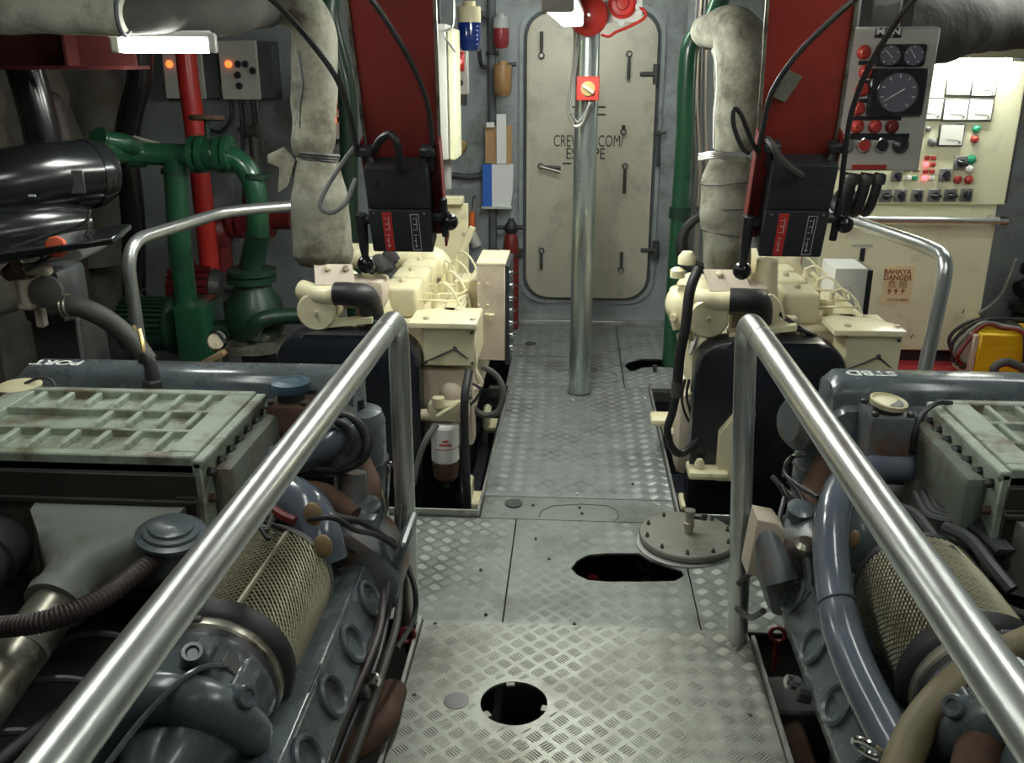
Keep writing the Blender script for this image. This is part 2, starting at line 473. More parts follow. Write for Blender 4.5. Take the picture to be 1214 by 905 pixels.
# raised flat-bar edges along the engine wells and the generator trays
def curb(pts, h=.03, th=.012, m='edge_steel'):
    mb = MB()
    for a, b in zip(pts, pts[1:]):
        a, b = V((*a, 0)), V((*b, 0)); d = (b-a); L = d.length; ang = math.atan2(d.y, d.x)
        mb.box(((a+b)/2 + V((0, 0, h/2-.03))), (L+th*.9, th, h+.06), .002, Matrix.Rotation(ang, 3, 'Z'))
    return part('floor_edge_bar', mb, m, fl)
curb([(-.462, -.3), (-.462, 2.54)], .022)
curb([(.582, -.3), (.582, 2.5)], .022)
curb([(-.33, 5.06), (-.352, 3.28), (-.9, 3.28)], .03, .008)
curb([(.435, 4.86), (.437, 3.3), (1.2, 3.3)], .03, .008)
# side faces of trays (dark)
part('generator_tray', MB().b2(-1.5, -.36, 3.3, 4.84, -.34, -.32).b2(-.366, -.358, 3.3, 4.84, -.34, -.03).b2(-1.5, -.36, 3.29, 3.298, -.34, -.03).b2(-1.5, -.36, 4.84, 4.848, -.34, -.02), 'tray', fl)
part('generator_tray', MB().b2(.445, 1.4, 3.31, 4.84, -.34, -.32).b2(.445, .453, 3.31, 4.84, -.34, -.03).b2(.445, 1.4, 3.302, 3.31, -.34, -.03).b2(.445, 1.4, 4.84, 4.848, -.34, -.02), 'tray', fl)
# flush round plugs, hatch outlines, floor screws
for px, py, r in ((541, 833, .036), (609, 598, .036), (629, 408, .035)):
    p = az(px, py, 0)
    part('floor_plug', MB().lathe([(r, 0), (r, .0045), (r*.85, .0055), (r*.3, .0062)], (p.x, p.y, .002), n=22), 'dark_iron' if py < 600 else 'cable_grey', fl)
def outline(pts, w, m='seal'):
    return part('hatch_joint', MB().tube(pts, w, 4, True), m, fl)
outline([az(px, py, .001) for px, py in ((639, 613), (642, 606), (655, 600), (690, 598), (720, 600), (732, 606), (733, 614), (728, 618))], .0024)
outline([az(px, py, .001) for px, py in ((663, 441), (675, 439), (716, 440), (730, 443), (731, 446))], .004)
outline([az(px, py, .001) for px, py in ((690, 454), (720, 454), (734, 453))], .005)
outline([az(px, py, .001) for px, py in ((596, 422), (640, 423), (690, 424))], .0024)
for px, py in ((687, 603), (681, 741), (491, 826), (889, 850), (632, 600), (570, 677), (576, 730), (651, 664), (635, 640), (690, 610), (516, 741), (750, 575), (684, 587), (679, 475), (765, 473)):
    p = az(px, py, 0); r = .0055 if py < 700 else .006
    part('floor_screw', MB().lathe([(r, 0), (r, .006), (r*.7, .0075)], (p.x, p.y, .001), n=8), 'dark_iron' if py not in (587, 475, 473) else 'white', fl)
# tabs inside the round hole
for a in (100, -10, 215):
    t = math.radians(a); c = V((-.138+.086*math.cos(t), 2.157+.086*math.sin(t), .0))
    part('hole_lug', MB().box(c, (.018, .026, .008), .002, Matrix.Rotation(t, 3, 'Z')), 'cover_steel', near_plate)
# half cover beside the kidney opening
p = az(776, 441, 0)
part('hatch_cover_stub', MB().lathe([(.012, 0), (.012, .03), (.016, .03), (.016, .04)], (p.x, p.y, .0), n=10), 'dark_iron', fl)
# pipework glimpsed in the bilge through the openings
t = thing('bilge_valve', 'rusty red valve seen in the bilge through the long floor slot', 'valve', (.13, 3.03, BILGE))
c = az(703, 684, -.1)
part('bonnet', MB().lathe([(.028, 0), (.045, 0), (.045, .012), (.02, .018), (.02, .05)], c - V((0, 0, .05)), n=14), 'red_dark', t)
part('valve_body', MB().cyl((c.x, c.y, BILGE), (c.x, c.y, c.z-.04), .03), 'rust', t)
tag(part('bilge_pipe', MB().tube([(.33, 1.2, -.3), (.33, 4.4, -.3)], .03, 10), 'dirty_alu'), 'pale bilge pipe running under the floor slot', 'pipe')
# ================================================================== BACK BULKHEAD
# ---- watertight escape door
d0 = V((.09, WALL_Y-.03, .2))
dx0, dx1, dz0, dz1 = -.312, .492, .2, 1.985
fr = MB()
fr.prism(rrect(dx0-.05, dx1+.05, dz0-.05, dz1+.05, .17), (0, WALL_Y, 0), XA, ZA, .022)
door = struct(part('door_1', MB().prism(rrect(dx0, dx1, dz0, dz1, .14, 8), (0, WALL_Y-.03, 0), XA, ZA, .03, bev=.008), 'door_paint'))
part('door_frame', fr, 'bulkhead', door)
sl = MB(); loop = [(a, WALL_Y-.024, b) for a, b in rrect(dx0-.012, dx1+.012, dz0-.012, dz1+.012, .15, 8)]
sl.tube(loop+[loop[0]], .013, 6); part('gasket', sl, 'seal', door)
yd = WALL_Y-.062
def dog(px, py, ang, ln=.13, two=False):
    p = at(px, py, yd)
    d = V((math.cos(ang), 0, math.sin(ang)))
    h = part('dog_handle', MB().lathe([(.02, 0), (.02, .012), (.012, .02), (.012, .03)], (p.x, yd+.006, p.z), -YA, 12)
         .tube([(p.x, yd-.014, p.z), p+d*ln*.5+V((0, -.018, 0)), p+d*ln+V((0, -.016, 0))], [.008, .01, .011], 8), 'dark_iron', door)
    if two:
        part('dog_lever', MB().tube([(p.x, yd-.02, p.z), p+V((ln, -.022, -.035))], [.007, .009], 8), 'steel_wire', door)
    part('spindle', MB().cyl((p.x, yd+.03, p.z), (p.x, yd-.03, p.z), .012, n=10), 'steel_wire', h)
for a in ((642, 66, PI/2, .14), (746, 64, -PI/2, .15), (641, 197, -.06, .13, True), (741, 197, -PI/2, .17), (642, 297, -PI/2, .12), (736, 320, PI/2, .12), (739, 156, PI/2, .04)):
    dog(*a)
for py, s in ((88, 1), (297, 1)):
    p = at(772, py, yd)
    h = part('hinge', MB().box((p.x-.01, WALL_Y-.05, p.z), (.12, .04, .03), .008).cyl((p.x+.03, WALL_Y-.05, p.z-.06), (p.x+.03, WALL_Y-.05, p.z+.06), .022, n=12), 'dark_iron', door)
# loose dog lever on the bulkhead beside the door
p = at(781, 157, WALL_Y-.03)
t = thing('dog_lever_handle', 'dark T-shaped lever on the bulkhead right of the cream door', 'lever', (p.x, WALL_Y, p.z))
part('shaft', MB().tube([p, at(780, 198, WALL_Y-.04)], [.008, .011], 8), 'dark_iron', t)
part('cross_bar', MB().cyl(at(771, 159, WALL_Y-.03), at(790, 157, WALL_Y-.03), .01, n=8), 'dark_iron', t)
part('boss', MB().cyl((p.x, WALL_Y, p.z), (p.x, WALL_Y-.045, p.z), .014, n=10), 'dark_iron', t)
# stencil lettering
zc = at(697, 168, yd).z
text('CREW ACCOM/', .105, (at(696.5, 168, yd).x+.005, WALL_Y-.0605, zc), XA, ZA, 'stencil', door, sx=.6)
text('ESCAPE', .1, (at(694, 182, yd).x, WALL_Y-.0605, at(692, 183, yd).z), XA, ZA, 'stencil', door, sx=.76, bold=.0005)
for px, py in ((681, 127), (713, 127), (681, 136), (713, 136), (672, 194)):
    q = at(px, py, WALL_Y-.06)
    part('stencil_dash', MB().b2(q.x-.028, q.x+.028, WALL_Y-.061, WALL_Y-.0595, q.z-.006, q.z+.006), 'stencil', door)
# sill strip along the foot of the bulkhead
struct(part('trim_1', MB().b2(-1.4, 1.4, WALL_Y-.05, WALL_Y, 0, .035, .004), 'edge_steel'))

# ---- things hung on the bulkhead left of the door
yb = WALL_Y
def wall_tube(px, pts, r, m, name, label, cat, Y=yb-.03, n=10, smooth=True):
    P = [at(a, b, Y) for a, b in pts]
    return tag(part(name, MB().tube(catmull(P) if smooth and len(P) > 2 else P, r, n), m), label, cat)
cp = at(583, 50, yb-.05)
t = thing('conduit', 'dark vertical conduit pipe on the bulkhead behind the beacons', 'conduit', (cp.x, yb, 0))
part('pipe', MB().cyl((cp.x, yb-.05, .02), (cp.x, yb-.05, CEIL), .026, n=12), 'seal', t)
for z in (.5, 1.1, 1.75): part('clip', MB().b2(cp.x-.04, cp.x+.04, yb-.03, yb, z-.015, z+.015).torus((cp.x, yb-.05, z), .028, .006), 'dark_iron', t)

def beacon(px, top, bot, rpx, lens, base, Y, label, h_base=.35, frost=False):
    a, b = at(px, top, Y), at(px, bot, Y); r = rpx*mpp(a); H = a.z-b.z
    t = thing('warning_beacon', label, 'beacon', (a.x, Y, b.z), 'warning beacons on the bulkhead')
    part('base', MB().lathe([(r*.55, H*1.12), (r*.55, H), (r*.98, H), (r, H*.95), (r, H*(1-h_base)), (r*.9, H*(1-h_base))], (a.x, Y, b.z), n=22), base, t)
    part('lens', MB().lathe([(r*.97, H*(1-h_base)), (r*.97, H*.3), (r*.9, H*.12), (r*.7, H*.02), (r*.3, 0)], (a.x, Y, b.z), n=22), lens, t)
    mb = MB()
    for k in range(5): mb.torus((a.x, Y, b.z+H*(.16+.1*k)), r*.985, r*.03, n=22, m=5)
    part('lens_ring', mb, lens, t)
    part('bulb', MB().sphere((a.x, Y, b.z+H*.45), r*.3, (1, 1, 1.5), 8), 'clear_plastic', t)
    part('bracket', MB().b2(a.x-r*.35, a.x+r*.35, Y+r*.8, yb, b.z+H*.9, b.z+H*1.02).b2(a.x-r*.4, a.x+r*.4, Y-r*.3, Y+r, b.z+H, b.z+H*1.03), 'dark_iron', t)
beacon(556, 8, 61, 14, 'beacon_blue', 'beacon_cream', 5.2, 'blue glass beacon with cream base hanging beside the red hanger plate')
beacon(594, 20, 58, 10, 'beacon_red', 'clear_plastic', yb-.13, 'dark red beacon with clear base high on the bulkhead')
beacon(596, 77, 115, 11, 'beacon_amber', 'beacon_amber', yb-.13, 'amber beacon on the bulkhead below the red one', .45)
tag(part('signal_pipe', MB().tube(catmull([at(568, 58, 5.6), at(570, 75, yb-.06), at(578, 80, yb-.06), at(612, 76, yb-.06)]), .014, 8), 'dark_iron'), 'thin dark pipe looping under the red beacon', 'pipe')
# alarm call point box
a, b = at(545, 60, 5.3), at(545, 112, 5.3)
t = thing('alarm_call_point', 'small red and grey alarm box beside the cream terminal box', 'alarm box', (a.x, 5.3, b.z))
part('case', MB().b2(a.x-.035, a.x+.04, 5.3, 5.38, b.z, a.z, .006), 'box_grey', t)
part('red_window', MB().b2(a.x-.03, a.x+.025, 5.28, 5.3, b.z+.12, a.z-.004, .01, 2), 'red_plastic', t)
part('lamp', MB().sphere((a.x+.0, 5.278, b.z+.17), .014), 'lamp_red_on', t)
part('button', MB().cyl((a.x, 5.3, b.z+.06), (a.x, 5.285, b.z+.06), .018, n=12), 'dark_iron', t)
part('gland', MB().cyl((a.x+.01, 5.34, b.z), (a.x+.01, 5.34, b.z-.06), .022, n=10), 'cable', t)
# leaflet holder: brown card with paper above, blue and white folder below
q0, q1 = at(575, 145, 6.08), at(607, 194, 6.08)
t = thing('leaflet_holder', 'brown card and white paper holder on the bulkhead left of the door', 'holder', (q0.x, 6.08, q1.z))
part('card_back', MB().b2(q0.x, q1.x, 6.08, 6.1, q1.z, q0.z-.02), 'cardboard', t)
part('paper_strip', MB().b2(q0.x+.075, q0.x+.135, 6.06, 6.08, q1.z, q0.z+.05).b2(q0.x+.01, q0.x+.06, 6.062, 6.08, q0.z-.03, q0.z), 'paper', t)
q0, q1 = at(572, 195, 6.06), at(606, 245, 6.06)
t = thing('document_folder', 'blue and white folder under the brown card on the bulkhead', 'folder', (q0.x, 6.06, q1.z))
part('spine', MB().b2(q0.x, q0.x+.06, 6.05, 6.12, q1.z, q0.z), 'blue_plastic', t)
part('cover', MB().prism([(0, 0), (.12, .0), (.135, .1), (.14, q0.z-q1.z), (0, q0.z-q1.z)], (q0.x+.06, 6.06, q1.z), XA, ZA, -.05), 'paper', t)
part('tray_lip', MB().b2(q0.x-.005, q0.x+.19, 6.03, 6.13, q1.z-.012, q1.z), 'box_grey', t)
# fire extinguisher / red standpipe with black valve
p0, p1 = at(606, 268, 6.02), at(604, 372, 6.02)
t = thing('fire_extinguisher', 'slim dark red extinguisher cylinder standing by the bulkhead', 'extinguisher', (p0.x, 6.02, 0))
part('cylinder', MB().lathe([(.03, 0), (.05, .01), (.05, p0.z-.12), (.04, p0.z-.06), (.02, p0.z-.03), (.02, p0.z)], (p0.x, 6.02, .0), n=18), 'red_dark', t)
part('valve', MB().lathe([(.03, 0), (.045, .02), (.045, .05), (.03, .07), (.015, .1)], (p0.x, 6.02, p0.z-.05), n=12).cyl((p0.x-.09, 6.02, p0.z-.01), (p0.x+.08, 6.02, p0.z-.01), .015, n=8), 'rubber', t)
part('bracket', MB().b2(p0.x-.07, p0.x+.07, 6.07, yb, p0.z-.2, p0.z-.17).torus((p0.x, 6.02, p0.z-.185), .055, .008), 'dark_iron', t)
# orange-handled spanner/torch and grey clip
p = at(560, 265, 6.1)
t = thing('hand_lamp', 'small orange handled lamp hanging behind the cream generator panel', 'hand lamp', (p.x, 6.1, p.z-.15))
part('handle', MB().tube([p+V((.0, 0, .075)), p-V((0.005, 0, .06))], [.018, .024], 10), 'orange', t)
part('hook', MB().tube(catmull([p+V((.0, 0, .075)), p+V((.01, 0, .12)), p+V((.015, 0, .17))]), .005, 6), 'steel_wire', t)
part('head', MB().tube([p-V((.005, 0, .06)), p+V((.03, 0, -.15))], [.03, .035], 10), 'box_grey', t)
part('wall_peg', MB().cyl(p+V((.012, 0, .165)), V((p.x+.012, WALL_Y, p.z+.165)), .008, n=8), 'dark_iron', t)
tag(part('wall_cable', MB().tube(catmull([at(544, 172, yb-.02), at(560, 168, yb-.02), at(575, 170, yb-.02)], 4), .004, 6), 'cable_grey'), 'thin pale cable on the bulkhead beside the cardboard holder', 'cable')
tag(part('service_pipe', MB().tube(catmull([at(536, 208, yb-.08), at(556, 210, yb-.08), at(574, 207, yb-.08)], 4), .022, 10), 'dark_iron'), 'short dark horizontal pipe behind the folder', 'pipe')
p = at(546, 174, yb-.04)
tag(part('yellow_disc', MB().lathe([(.045, 0), (.045, .015), (.03, .03), (.012, .03)], p, -YA, 18), 'brass'), 'dull yellow round disc on the bulkhead', 'disc')

# ---- right of the door: green riser pipe, stowed ladder rails, cable bunches
P = [at(866, -40, 5.3), at(845, 22, 5.3), at(820, 50, 5.3), at(814, 95, 5.3), at(812, 160, 5.3), at(806, 250, 5.3), at(800, 345, 5.3)]
g = thing('riser_pipe', 'green riser pipe bending over beside the lagged exhaust', 'pipe', (P[-1].x, 5.3, 0))
part('pipe', MB().tube(catmull(P+[V((P[-1].x, 5.3, 0))]), .05, 16), 'green_paint', g)
part('coupling', MB().cyl(P[5]+V((0, 0, .02)), P[5]-V((0, 0, .04)), .062, n=16), 'green_dull', g)
tag(part('wall_stiffener', MB().b2(.68, .72, yb-.11, yb, .02, CEIL).b2(.66, .74, yb-.12, yb-.11, .02, CEIL), 'bulkhead'), 'grey steel stiffener standing up the bulkhead behind the green pipe', 'stiffener')
tag(part('wall_stiffener', MB().b2(-1.02, -.98, yb-.11, yb, .02, CEIL).b2(-1.04, -.96, yb-.12, yb-.11, .02, CEIL), 'bulkhead'), 'grey steel stiffener up the bulkhead left of the conduit', 'stiffener')
q = at(838, 60, 5.6)
cb = thing('cable_run', 'pale cables running down beside the right lagged exhaust', 'cables', (q.x, 5.6, 0))
for k in range(4):
    part('cable', MB().tube(catmull([V((*at(824+5*k, 40, 5.6).xy, CEIL)), at(824+5*k, 40, 5.6), at(822+5*k, 120, 5.6), at(826+4*k, 200, 5.6), at(820+5*k, 300, 5.6), V((*at(820+5*k, 300, 5.6).xy, .002))]), .008, 6), ('cable_grey', 'cream_dusty')[k % 2], cb)
p = at(836, 290, 5.0)
t = thing('coiled_hose', 'grey-black coiled hose hung behind the right exhaust', 'hose', p-V((0, 0, .17)))
part('outer_coil', MB().torus(p, .15, .022, (.35, -1, .1), 30, 8), 'rubber', t)
part('inner_coil', MB().torus(p+V((.015, .03, .01)), .135, .02, (.3, -1, .15), 30, 8), 'rubber', t)
part('hook', MB().tube([p+V((0, -.02, .13)), p+V((0, .1, .13)), V((p.x, WALL_Y, p.z+.13))], .012, 8), 'dark_iron', t)

# ---- pillar in the aisle with bells and switch
px_, py_ = .05, 4.775
t = thing('pillar', 'round grey steel pillar standing in the middle of the aisle', 'pillar', (px_, py_, 0))
part('shaft', MB().cyl((px_, py_, -.1), (px_, py_, CEIL), .057, n=32), 'pillar_steel', t)
part('foot_ring', MB().torus((px_, py_, .006), .059, .008, n=28), 'seal', t)
part('collar', MB().cyl((px_, py_, 1.63), (px_, py_, 1.64), .059, n=32), 'galv', t)
q = at(698, 18, 4.62)
t = thing('alarm_bell', 'large red alarm bell at the top of the pillar', 'bell', (q.x, 4.62, q.z-.1))
part('gong', MB().lathe([(.085, 0), (.092, .008), (.09, .03), (.08, .048), (.055, .062), (.02, .068)], (q.x, 4.66, q.z), -YA, 32), 'red_plastic', t)
part('center_bolt', MB().cyl((q.x, 4.6, q.z), (q.x, 4.585, q.z), .008, n=8), 'chrome', t)
part('back_plate', MB().cyl((q.x, 4.66, q.z), (q.x, 4.715, q.z), .06, n=20), 'red_dark', t)
q2 = at(739, 10, 4.7)
t = thing('alarm_sounder', 'smaller red sounder on a white plate right of the big bell', 'sounder', (q2.x, 4.7, q2.z-.07))
part('mount_plate', MB().b2(q2.x-.085, q2.x+.09, 4.71, 4.73, q2.z-.06, q2.z+.14, .004), 'white', t)
part('horn', MB().lathe([(.066, 0), (.066, .02), (.055, .028), (.05, .02), (.03, .022), (.026, .04), (.01, .042)], (q2.x-.005, 4.71, q2.z+.02), -YA, 26), 'red_plastic', t)
part('bracket', MB().b2(px_+.05, q2.x-.03, 4.73, 4.76, q2.z-.02, q2.z+.03), 'galv', t)
for a in ((757, 8), (736, 27), (720, 24)):
    c = at(*a, 4.7); part('gland', MB().cyl(c+V((0, .012, 0)), c-V((0, .018, 0)), .016, n=12), 'white', t)
tag(part('red_cable', MB().tube(catmull([at(757, 8, 4.69), at(765, 14, 4.68), at(763, 22, 4.68), at(745, 32, 4.68), at(730, 38, 4.68), at(722, 43, 4.68), at(713, 41, 4.69)]), .0075, 8), 'red_plastic'), 'thin red cable looping under the small sounder', 'cable')
q = at(697, 105, 4.66)
t = thing('rotary_switch', 'square red box with brass rotary knob on the pillar', 'switch', (q.x, 4.66, q.z-.06))
part('case', MB().b2(q.x-.054, q.x+.054, 4.65, 4.715, q.z-.055, q.z+.055, .004), 'red_plastic', t)
part('dial', MB().cyl((q.x, 4.652, q.z), (q.x, 4.64, q.z), .034, n=24), 'brass', t)
part('knob', MB().box((q.x, 4.632, q.z), (.066, .02, .02), .005, Matrix.Rotation(.6, 3, 'Y')), 'beacon_cream', t)
part('gland', MB().cyl((q.x-.01, 4.68, q.z-.055), (q.x-.01, 4.68, q.z-.09), .015, n=10).cyl((q.x+.025, 4.68, q.z-.055), (q.x+.025, 4.68, q.z-.085), .013, n=10), 'dark_iron', t)
for k, (dx, m) in enumerate(((0, 'steel_wire'), (4, 'cable_grey'))):
    tag(part('pillar_cable', MB().tube(catmull([at(681+dx, 30, 4.68), at(681+dx, 60, 4.68), at(677+dx*.7, 100, 4.67), at(673+dx, 128, 4.66), at(679+dx, 148-dx, 4.66), at(690, 146-dx*1.5, 4.66), at(699+dx*.5, 121, 4.67)]), .0065, 8), m), ('pale outer' if k == 0 else 'grey inner')+' cable looping from the bell down to the red switch', 'cable')
# ---- aisle fluorescent lamp along the passage, left of the bell
lamp_mat('lamp_aisle', LAMP_AISLE); lamp_mat('lamp_side', LAMP_SIDE); lamp_mat('lamp_board', LAMP_BOARD); lamp_mat('fill_near', FILL_NEAR); lamp_mat('fill_door', FILL_DOOR); lamp_mat('lamp_mat', FILL_MAT)
def strip_lamp(label, c, L, wd, h, ang, m, rods=True, two=False):
    """batten lamp: housing, diffuser tube below, end caps, hangers up to the deckhead"""
    c = V(c); R = Matrix.Rotation(ang, 3, 'Z')
    t = thing('strip_lamp', label, 'lamp', c-V((0, 0, h)), 'fluorescent strip lamps')
    part('housing', MB().box(c+V((0, 0, h*.3)), (wd, L, h*.4), .006, R), 'white', t)
    part('diffuser', MB().box(c-V((0, 0, h*.25)), (wd*.92, L*.97, h*.7), h*.25, R, 3), m, t)
    for s in (-1, 1):
        part('end_cap', MB().box(c+R@V((0, s*L*.495, 0))-V((0, 0, h*.1)), (wd*1.02, .03, h*1.0), .006, R), 'box_grey', t)
        if rods: part('hanger', MB().cyl(c+R@V((0, s*L*.35, 0))+V((0, 0, h*.4)), V((*(c+R@V((0, s*L*.35, 0))).xy, CEIL)), .006, n=8), 'galv', t)
    return t
strip_lamp('unseen strip lamp added on the deckhead above the cream door', (.05, 5.35, 2.2), 1.2, .14, .08, PI/2, 'fill_door')  # out of view, added to brighten the door and back bulkhead
strip_lamp('white fluorescent strip lamp hanging along the aisle left of the bell', (-.045, 3.75, 1.89), 1.25, .1, .07, -.03, 'lamp_aisle')
# ================================================================== HUNG CONSOLES, EXHAUSTS, RAILS
def apl(px, py, p0, n):
    d = ray(px, py); return _c + d*((V(p0)-_c).dot(n)/d.dot(n))
TL = math.radians(20)
UP = V((0, -math.sin(TL), math.cos(TL))); NRM = XA.cross(UP)

def console(side, box_px, beam_px, red_m, label_b, label_c):
    """red hanger plate sloping down from the deckhead, with an engine control head bolted to its end"""
    l, r, t_, b_ = box_px
    p0 = V((0, 2.92, 1.27))
    TLc, TRc = apl(l[0], t_, p0, NRM), apl(r[0], t_, p0, NRM)
    c = apl((l[0]+r[0]+l[1]+r[1])/4, (t_+b_)/2, p0, NRM)
    W = (TRc-TLc).length*.93; H = (apl((l[0]+r[0])/2, t_, p0, NRM)-apl((l[1]+r[1])/2, b_, p0, NRM)).length
    B = lambda u, v, n: c + XA*u + UP*v + NRM*n
    R = Matrix((XA, UP, NRM)).transposed()
    # hanger plate with side flanges
    a = [apl(x, y, p0, NRM) for x, y in beam_px]
    th = thing('hanger_plate', label_b, 'hanger plate', (c.x, 2.5, CEIL))
    top = (CEIL-c.z)/UP.z
    u0, u1, w0, w1 = a[2].x-c.x, a[3].x-c.x, a[0].x-c.x, a[1].x-c.x
    vt = (a[0]-c).dot(UP); vb = (a[2]-c).dot(UP)
    k = (top-vb)/(vt-vb)
    T0, T1 = u0+(w0-u0)*k, u1+(w1-u1)*k
    part('plate', MB().prism([(u0, -H*.45), (u1, -H*.45), (u1, vb), (T1, top), (T0, top), (u0, vb)], B(0, 0, -.06), XA, UP, -.01), red_m, th)
    for uu, TT, s in ((u0, T0, -1), (u1, T1, 1)):
        part('flange', MB().tube([B(uu, -H*.3, -.055), B(uu, vb, -.055), B(TT, top, -.055)], .006, 6), 'dirty_alu', th)
    part('side_web', MB().prism([(-.0, -H*.5), (.055, -H*.5), (.055, vb), (0, vb)], B(u0, 0, -.06), NRM, UP, .006), 'red_dark', th)
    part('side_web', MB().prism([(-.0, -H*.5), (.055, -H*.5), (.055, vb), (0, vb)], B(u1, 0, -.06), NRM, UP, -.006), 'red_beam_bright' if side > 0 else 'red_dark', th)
    # control head
    t = thing('engine_control_head', label_c, 'control head', (c.x, 2.92, 1.12), 'engine control heads on red plates')
    D = .09
    part('upper_housing', MB().box(B(0, H*.26, 0), (W*.98, H*.46, D), .008, R, 2), 'ctl_black', t)
    lower = part('lower_housing', MB().box(B(0, -H*.22, .004), (W*.98, H*.5, D*1.06), .006, R, 2), 'ctl_black', t)
    f = D*.53+.0045
    for uu, m, nm in ((-W*.2, 'red_plastic', 'red_scale'), (W*.24, 'ctl_black', 'black_scale')):
        s = part(nm, MB().box(B(uu, -H*.22, f), (W*.15, H*.46, .003), .001, R), m, lower)
        inkm = 'white_chalk'
        mb = MB()
        if m == 'ctl_black':
            for a_, b_ in (((-.065, .21), (.065, .21)), ((-.065, -.21), (.065, -.21))): mb.box(B(uu, -H*.22+H*a_[1], f+.002), (W*.13, .0012, .001), 0, R)
            for sgn in (-1, 1): mb.box(B(uu+sgn*W*.065, -H*.22, f+.002), (.0012, H*.42, .001), 0, R)
        for k_ in range(6):
            mb.box(B(uu-W*.02+W*.012*(k_ % 2), -H*.22+H*(.16-.065*k_), f+.002), (W*.05*(1 if k_ % 2 else .7), .0016, .001), 0, R)
        mb.box(B(uu+W*.025, -H*.12, f+.002), (.0016, H*.16, .001), 0, R)
        mb.box(B(uu-W*.01, -H*.34, f+.002), (.0016, H*.12, .001), 0, R)
        part('scale_marks', mb, inkm, s)
    for uu in (-.33, .33):
        part('screw', MB().cyl(B(W*uu, H*.33, D*.5), B(W*uu, H*.33, D*.5+.006), .011, n=12), 'cable', t)
        part('screw', MB().cyl(B(W*uu*1.2, -H*.0, D*.55), B(W*uu*1.2, -H*.0, D*.55+.003), .004, n=8), 'dirty_alu', t)
    # mounting lugs at the top corners
    for s in (-1, 1):
        part('mounting_arm', MB().tube([B(s*W*.5, H*.4, -.02), B(s*W*.47, H*.6, -.01), B(s*W*.38, H*.44, 0)], .011, 8).box(B(s*W*.48, H*.6, -.01), (.05, .03, .04), .006, R), 'cable', t)
    # side levers with round black knobs
    o1 = side
    for s, vv, ln in ((1, -.12, .05), (-1, -.17, .12)):
        sh = part('lever_shaft', MB().cyl(B(s*W*.5, H*vv, .0), B(s*(W*.5+.05), H*vv, .0), .016, n=12), 'cable', t)
        if s > 0:
            part('lever', MB().tube([B(W*.5+.035, H*(vv+.2), -.0), B(W*.5+.035, H*(vv-.22), .01)], .012, 8), 'ctl_black', sh)
            part('knob', MB().sphere(B(W*.5+.055, H*vv-.005, .03), .027), 'gloss_black', sh)
        else:
            part('lever', MB().tube([B(-W*.5-.035, H*(vv+.06), 0), B(-W*.5-.035, H*(vv-.3), .015), B(-W*.5-.035, H*(vv-.46), .02)], [.02, .016, .01], 10), 'ctl_black', sh)
            part('knob', MB().sphere(B(-W*.5-.035, H*(vv-.52), .02), .03), 'gloss_black', sh)
    return B, W, H
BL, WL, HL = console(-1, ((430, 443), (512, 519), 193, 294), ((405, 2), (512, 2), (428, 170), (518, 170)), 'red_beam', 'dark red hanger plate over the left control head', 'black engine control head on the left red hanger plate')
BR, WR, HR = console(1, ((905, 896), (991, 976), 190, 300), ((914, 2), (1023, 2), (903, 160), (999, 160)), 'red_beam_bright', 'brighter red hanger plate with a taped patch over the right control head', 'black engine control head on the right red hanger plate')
# hydraulic / Bowden cables over the heads
def cable(name, label, pts, r, m='cable', cat='cable', n=8, group=None):
    return tag(part(name, MB().tube(catmull(pts), r, n), m), label, cat, group)
cable('control_cable', 'black control cable arching down to the right edge of the left head', [at(425, -20, 2.3), at(455, 20, 2.55), at(488, 75, 2.75), at(506, 120, 2.82), at(512, 160, 2.86), at(514, 200, 2.9)], .008)
cable('control_cable', 'black control cable arching down to the left edge of the left head', [at(300, -20, 2.5), at(335, 12, 2.6), at(370, 52, 2.7), at(400, 95, 2.75), at(415, 140, 2.8), at(424, 185, 2.86)], .008)
cable('control_cable', 'thin looped cable hanging left of the left head', [at(424, 170, 2.85), at(405, 195, 2.85), at(386, 225, 2.82), at(380, 245, 2.8), at(393, 252, 2.8), at(410, 240, 2.82), at(422, 212, 2.85)], .0075, 'cable_grey')
cable('control_cable', 'thick hose bent into the top of the left head', [at(443, 180, 2.86), at(452, 165, 2.8), at(464, 160, 2.76), at(472, 175, 2.76), at(475, 206, BL(0, HL*.35, .05).y)], .012, 'rubber')
cable('control_cable', 'black cable curving from the deckhead to the left edge of the right head', [at(1030, -15, 2.3), at(990, 20, 2.5), at(945, 65, 2.68), at(915, 110, 2.76), at(904, 155, 2.82), at(898, 185, 2.88)], .008)
cable('control_cable', 'dark cable curving in front of the gauge panel', [at(1095, -15, 2.3), at(1060, 30, 2.5), at(1030, 80, 2.65), at(1012, 125, 2.75), at(1004, 165, 2.82), at(994, 250, 2.95)], .008)
cable('control_cable', 'small looped cable left of the right head', [at(898, 180, 2.86), at(890, 165, 2.85), at(878, 135, 2.84), at(870, 130, 2.84), at(870, 150, 2.84), at(880, 175, 2.84), at(888, 182, 2.85)], .007, 'rubber')
cable('control_cable', 'grey hose bent into the top of the right head', [at(910, 165, 2.82), at(918, 175, 2.76), at(925, 188, 2.76), at(938, 200, 2.78), at(950, 208, 2.82)], .011, 'hose_grey')
q = apl(935, 110, (0, 2.92, 1.27), NRM)
tag(part('tape_patch', MB().box(q-NRM*.052, (.055, .085, .003), .001, (Matrix((XA, UP, NRM)).transposed()) @ Matrix.Rotation(-.45, 3, 'Z')), 'lagging'), 'faded tape patch stuck on the right red hanger plate', 'tape')

